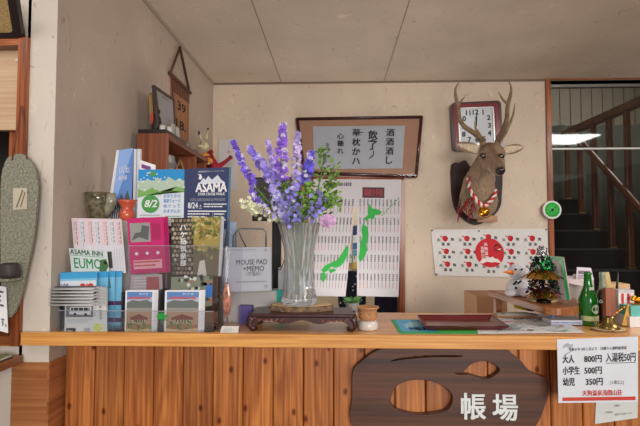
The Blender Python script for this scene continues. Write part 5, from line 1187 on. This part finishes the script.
# tinsel tree
c=PZ(540,304,zd1); c=V((PY(543,300,1.70).x,1.70,zd1)); tt=thing('tinsel_tree',c,'miniature tree of gold, green and purple tinsel with a silver wire top','decoration'); rr=random.Random(14)
TS=[M('tinsel gold',(200,150,60),.2,.95),M('tinsel green',(20,130,60),.2,.9),M('tinsel purple',(90,40,120),.2,.9),M('tinsel blue',(40,60,130),.2,.9),M('tinsel silver',(190,190,190),.15,.95),M('tinsel red',(150,30,50),.2,.9),M('tinsel dark',(40,34,30),.3,.8)]
def tins(name,z0_,z1_,r0,r1,n,mats,w=.007):
    m=MB(mats[0])
    for k in range(n):
        s_=rr.random(); z=z0_+(z1_-z0_)*s_; r=(r0+(r1-r0)*s_)*rr.uniform(.55,1.05); a_=rr.random()*6.283; p=c+V((r*math.cos(a_),r*math.sin(a_),z)); d=V((rr.uniform(-1,1),rr.uniform(-1,1),rr.uniform(-1,1))).normalized()*w*rr.uniform(.7,1.6); q=d.orthogonal().normalized()*w*.5
        m.use(mats[rr.randrange(len(mats))]); m.add([p-d,p+q,p+d,p-q],[(0,1,2,3)])
    m.build(name,tt,norm=False)
MB(TS[6]).lathe([(.03,0),(.03,.006),(.006,.012),(.004,.16),(.001,.2)],c,12).build('trunk',tt)
for (zr_,rr_) in ((.03,.055),(.098,.066)):
    n=22; m=MB(TS[0])
    for k in range(n):
        a_=2*PI*k/n; r=rr_*(1+.12*(k%2)); p=c+V((r*math.cos(a_),r*math.sin(a_),zr_-.012)); q=c+V((r*.35*math.cos(a_),r*.35*math.sin(a_),zr_+.018)); t_=V((-math.sin(a_),math.cos(a_),0))*rr_*.17
        m.add([q-t_*.3,q+t_*.3,p+t_,p-t_],[(0,1,2,3)])
    m.build('gold_skirt',tt,norm=False)
tins('lower_tinsel',.03,.085,.058,.042,380,TS[1:4]+TS[5:7]); tins('upper_tinsel',.11,.162,.05,.026,340,[TS[1],TS[2],TS[3],TS[1],TS[6]])
m=MB(TS[1]); m.tube([c+V((-.006+.014*math.cos(t),-.045,.135+.014*math.sin(t))) for t in [i*PI/6 for i in range(13)]],.004,6); m.build('green_ring',tt)
m=MB(TS[4])
for k in range(5): m.tube([c+V(((.006+.018*abs(math.sin(t)))*math.cos(t*2+k),.014*math.sin(t*2+k),.155+.045*abs(math.cos(t)))) for t in [i*PI/5 for i in range(6)]],.0022,5)
m.build('wire_top',tt)
# leaning glass plate
q=[(556,300,1.70),(570,300,1.66),(563,257,1.72),(546,255.5,1.76)]
gp=thing('glass_plate',PY(562,300,1.68),'upright frosted glass plate, pinkish with a bright green edge','glass plate')
s=Sheet(*[PY(*z) for z in q],thick=.008,base=M('frost pink',(176,164,164),.15,noise=.35,nscale=14,coat=.6)); 
s.poly([(.75,0),(1,0),(1,1),(.85,1)],M('glass green',(60,160,96),.15,coat=.6),1); s.poly([(0,.9),(1,.9),(1,1),(0,1)],M('glass green pale',(120,168,130),.15),2); s.poly([(.3,.2),(.4,.15),(.5,.7),(.38,.75)],M('glass mid',(120,130,110),.2),2)
s.done('plate',parent=gp)
def bx(name,px0,px1,pt,pb,Y,dep,mat,label,cat,z0_=None,bev=.001,rz_=0,deco=None,group=None):
    a=PY(px0,pb,Y);b=PY(px1,pt,Y); z=z0_ if z0_ is not None else ZT+.0005
    m=MB(mat).box((a.x,Y,z),(b.x,Y+dep,b.z))
    if deco: deco(m,a,b,Y,z)
    return tag(m.build(name,bevel=bev),label,cat,group)
ac=thing('acrylic_tray',PY(562,312,1.70),'low clear acrylic tray of white cards with a blue pen','tray')
a=PY(549,312,1.62); b=PY(586,297,1.62)
MB(AC).box((a.x,1.61,ZT+.0005),(b.x,1.69,ZT+.003)).build('base',ac); MB(AC).box((a.x,1.607,ZT+.0005),(b.x,1.6095,ZT+.03)).build('front',ac); MB(AC).box((a.x,1.6905,ZT+.0005),(b.x,1.693,ZT+.03)).build('back',ac)
tag(MB(WHITE).box((a.x+.004,1.615,ZT+.0035),(b.x-.01,1.685,ZT+.018)).use(BLU).box((a.x+.004,1.6148,ZT+.008),(b.x-.02,1.616,ZT+.011)).build('card_stack'),'stack of white cards inside the clear acrylic tray','cards')
tag(MB(BLU).tube([(a.x+.0,1.60,ZT+.033),(a.x+.05,1.66,ZT+.036)],.0035,8).build('blue_pen'),'blue pen laid across the clear acrylic tray','pen')
bx('white_carton',563,594,278,300,1.80,.09,M('carton white',(204,198,192),.6),'white carton behind the acrylic tray','carton')
s=QS([(562,282,1.77),(588,287,1.74),(592,277,1.80),(574,274,1.83)],base=M('card pinkish',(214,200,202),.6)); s.done('paper_slip','pinkish white slip lying slanted on the white carton','paper')
s=QS([(576,281,1.785),(594,280,1.785),(591,268,1.80),(577,267,1.80)],base=M('bag lilac',(206,196,206),.4)); s.rect(.1,.5,.9,.75,M('bag text',(110,90,110),.5)); s.lines(.1,.1,.9,.4,3,M('bag text',(110,90,110),.5)); s.done('plastic_bag','crinkled lilac white packet behind the green bottle neck','packet')
s=QS([(604,292,1.74),(613,292,1.74),(609,272,1.76),(602,272,1.76)],base=M('paper tan',(196,170,110),.6)); s.rect(.2,.1,.4,.9,M('tan dark',(150,120,70),.6)); s.done('tan_packet','tan paper packet just behind the dark cola bottle','packet')
bx('cardboard_box',612,630,284,312,1.76,.08,M('cardboard',(196,164,124),.8),'tan cardboard box behind the handbell handle','box')
def rwd(m,a,b,Y,z):
    w=b.x-a.x; m.use(M('box red',(196,40,50),.4))
    for u in (.18,.55): m.box((a.x+w*u,Y-.0008,z+.012),(a.x+w*(u+.16),Y,b.z-.012))
    m.box((a.x,Y-.0008,z),(a.x+w*.45,Y,z+.012)); m.use(M('box grey lid',(190,190,196),.4)).box((a.x,Y-.001,b.z-.008),(b.x,Y,b.z))
bx('red_white_box',619,634,290,320,1.66,.05,M('box white gloss',(220,212,212),.35),'small white box with vertical red stripes behind the handbell','box',deco=rwd)
bx('teal_box',631,646,306.5,316,1.60,.07,M('teal',(96,176,170),.5),'teal box on top of the white box at the right edge','box',z0_=PY(630,316.5,1.60).z)
bx('white_base_box',630,648,317,330,1.59,.09,M('box white plain',(216,216,218),.5),'white box under the teal box at the right edge','box')
m=MB(GOLD); rr=random.Random(9)
for k in range(7): m.ell(PY(633+rr.random()*9,301.5-rr.random()*5,1.64),(.009,.006,.006))
z_=PY(636,303,1.64).z; m.box((PY(631,300,1.64).x,1.63,z_-.004),(PY(644,300,1.64).x,1.65,z_)); o=tag(m.build('gold_ornament'),'cluster of gold ornaments above the teal box','ornament')
# black pen holder spike
c=PY(616.5,312,1.70); m=MB(M('pen black',(16,16,18),.3)).tube([(c.x,1.70,ZT+.0005),(c.x,1.70,ZT+.08),PY(618,272,1.70)],[.007,.0065,.0015],10); tag(m.build('black_quill_pen'),'tall tapering black pen standing between the handbell and striped box','pen')
s=QS([(622,325,1.60),(629,326,1.60),(633,312,1.61),(628,303,1.61)],base=M('gold paper',(206,160,76),.4),thick=.001); s.done('gold_leaf_card','gold diamond-shaped card leaning right of the handbell','card')
m=MB(GOLD).tube([PY(613,316,1.585),PY(617,312,1.585),PY(622,309,1.585),PY(624,306,1.585)],.002,6); m.ell(PY(624,307,1.585),.004); tag(m.build('brass_chain'),'short brass chain hanging beside the handbell','chain')
# bottles
def bottle(name,label,px,pb,pt,r,prof,glass,extra,Y=None):
    b0=PZ(px,pb,ZT+.0005) if Y is None else V((PY(px,pb,Y).x,Y,ZT+.0005)); h=PY(px,pt,b0.y).z-b0.z; t=thing(name,b0,label,'bottle')
    MB(glass).lathe([(r*a_,h*z) for a_,z in prof],b0,28).build('glass',t); extra(t,b0,r,h); return t
GG=M('bottle green',(14,120,34),.06,coat=1,trans=.35,ior=1.3)
def gx(t,b,r,h):
    def band(z0_,z1_,a0,a1,rr_,mat,name,txt=None):
        n=12; vs=[];fs=[]
        for i in range(n+1):
            a_=a0+(a1-a0)*i/n; vs+=[(b.x+rr_*math.sin(a_),b.y-rr_*math.cos(a_),b.z+z0_),(b.x+rr_*math.sin(a_),b.y-rr_*math.cos(a_),b.z+z1_)]
            if i: fs.append((2*i-2,2*i,2*i+1,2*i-1))
        MB(mat).add(vs,fs,True).build(name,t,norm=False)
    band(h*.10,h*.19,-1.3,1.3,r*1.012,M('label cream',(176,180,130),.6),'lower_label'); 
    n=18; m=MB(M('label pale',(190,204,186),.5)); vs=[(b.x+r*1.01*math.sin(.35),b.y-r*1.01*math.cos(.35),b.z+h*.32)]
    for i in range(n): a_=2*PI*i/n; q=.35+.5*math.cos(a_); vs.append((b.x+r*1.012*math.sin(q),b.y-r*1.012*math.cos(q),b.z+h*(.32+.085*math.sin(a_))))
    m.add(vs,[(0,i+1,(i+1)%n+1) for i in range(n)],True).build('round_label',t,norm=False)
    band(h*.66,h*.72,-.3,.9,r*.62,M('label pale',(190,204,186),.5),'neck_label')
bottle('green_bottle','green glass bottle with cream labels, foremost on the right of the counter',588.8,325,272,.030,[(.85,0),(1,.02),(1,.45),(.96,.52),(.72,.62),(.5,.72),(.42,.80),(.38,.94),(.43,.955),(.43,.985),(.36,1),(.3,1)],GG,gx)
DKL=M('cola liquid',(40,14,14),.06,coat=1)
def cx(t,b,r,h):
    MB(clear('clear neck',(210,220,210),alpha=.25)).lathe([(r*.62,h*.66),(r*.46,h*.75),(r*.40,h*.88),(r*.46,h*.9),(r*.46,h),(r*.36,h)],b,20).build('neck',t)
    vs,fs,w,hh=glyph('Coca',.03,2); k=.030/w; q=[]
    for x,y in vs:
        a_=-1.0+x*k/r*.75; q.append((b.x+r*1.03*math.sin(a_),b.y-r*1.03*math.cos(a_),b.z+h*.40+y*k*1.1+x*k*.12))
    MB(WHITE).add(q,fs).build('lettering',t,norm=False)
bottle('cola_bottle','dark cola bottle with clear neck and white lettering behind the green bottle',603.5,322,272,.022,[(.8,0),(.95,.03),(.88,.12),(.86,.22),(1,.38),(1,.5),(.8,.6),(.62,.66),(0,.66)],DKL,cx,1.66)
# bell on coaster
c=PZ(609.5,330.5,ZT+.0005); slice_('coaster','round bark-edged wooden coaster under the handbell',c,.052,.036,.006,8)
c=c+V((.001,0,.0068)); hb=thing('handbell',c,'brass handbell with square wooden handle standing on the wooden coaster','bell')
BRS=M('old brass',(150,128,76),.25,.85)
MB(BRS).lathe([(.030,0),(.031,.003),(.024,.010),(.018,.022),(.015,.034),(.012,.040),(.0,.041)],c,28).build('bell_body',hb)
MB(wood('handle wood',(168,104,74),(128,70,46),axis=2,scale=2)).box((c.x-.0155,c.y-.010,c.z+.041),(c.x+.0155,c.y+.010,PY(609,288,c.y).z)).build('handle',hb,bevel=.002)
# things at the foot of the return desk
m=MB(M('brown board',(164,118,82),.6)); a=PY(477,313,2.55);b=PY(496,296,2.55); m.box((a.x,2.55,0),(b.x+.06,2.8,b.z)); tag(m.build('brown_box',bevel=.002),'plain brown box below the back wall left of the return desk','box')
for k,(px0,px1,py,l) in enumerate(((490,528,311.3,'lowest loose paper under the return desk'),(496,520,309.6,'upper loose paper under the return desk'))):
    a=PZ(px0,py,ZT+.002+.002*k); b=PZ(px1,py,ZT+.002+.002*k); m=MB(M('loose paper',(200,198,190),.7)).box((a.x,1.80+.01*k,ZT+.0006+.003*k),(b.x,1.85,ZT+.0030+.003*k)); tag(m.build('loose_paper'),l,'paper','loose papers under the return desk')
a=PY(503,304,1.95); tag(MB(M('yellow pack',(206,176,40),.5)).tube([(a.x,1.83,ZT+.03),(a.x+.05,1.84,ZT+.02)],.006,8).use(DARK).tube([(a.x+.05,1.84,ZT+.02),(a.x+.08,1.845,ZT+.014)],.006,8).build('yellow_marker'),'yellow and black marker under the return desk','marker')
# ------------------------------------------------------------------ lights, world, camera
def area(name,loc,to,sx,sy,e,c=(1,1,1)):
    l=bpy.data.lights.new(name,'AREA'); l.shape='RECTANGLE'; l.size=sx; l.size_y=sy; l.energy=e; l.color=c
    o=bpy.data.objects.new(name,l); COL.objects.link(o); o.location=loc; o.rotation_euler=(V(to)-V(loc)).to_track_quat('-Z','Y').to_euler(); return o
area('window_light',(1.6,-4.4,1.9),(0,2.6,1.35),2.6,1.8,185,(1,.97,.93))
area('hidden_uplight',(.05,2.7,.85),(.3,2.7,2.5),1.1,.6,6.5,(1,.94,.88))  # added uplight hidden behind the counter, brightens ceiling and back wall
area('room_light',(1.95,1.1,2.50),(1.2,1.6,0),1.0,.9,26,(1,.95,.9))
area('left_fill_light',(-1.15,.55,2.50),(-.7,1.3,0),.8,.8,9,(1,.95,.9))  # added overhead fill that brightens the left end of the counter
area('kitchen_light',(.3,4.4,2.4),(.3,4.5,0),.9,.9,14,(1,.96,.9))
area('hall_light',(3.2,4.6,3.5),(2.6,5.2,1),.9,.9,22,(1,.95,.88))
w=bpy.data.worlds.new('world'); SC.world=w; w.use_nodes=True; w.node_tree.nodes['Background'].inputs[0].default_value=(1,.95,.89,1); w.node_tree.nodes['Background'].inputs[1].default_value=.42
cd=bpy.data.cameras.new('camera'); cam=bpy.data.objects.new('camera',cd); COL.objects.link(cam); SC.camera=cam
cd.sensor_fit='HORIZONTAL'; cd.sensor_width=36; cd.lens=F/640*36; cam.location=EYE; cam.rotation_euler=(PI/2+PIT,0,YAW); cd.clip_start=.02
SC.view_settings.view_transform='Standard'; SC.view_settings.look='None'; SC.view_settings.gamma=1; SC.view_settings.exposure=.32; SC.view_settings.use_curve_mapping=False
SC.cycles.transparent_max_bounces=40; SC.cycles.max_bounces=12
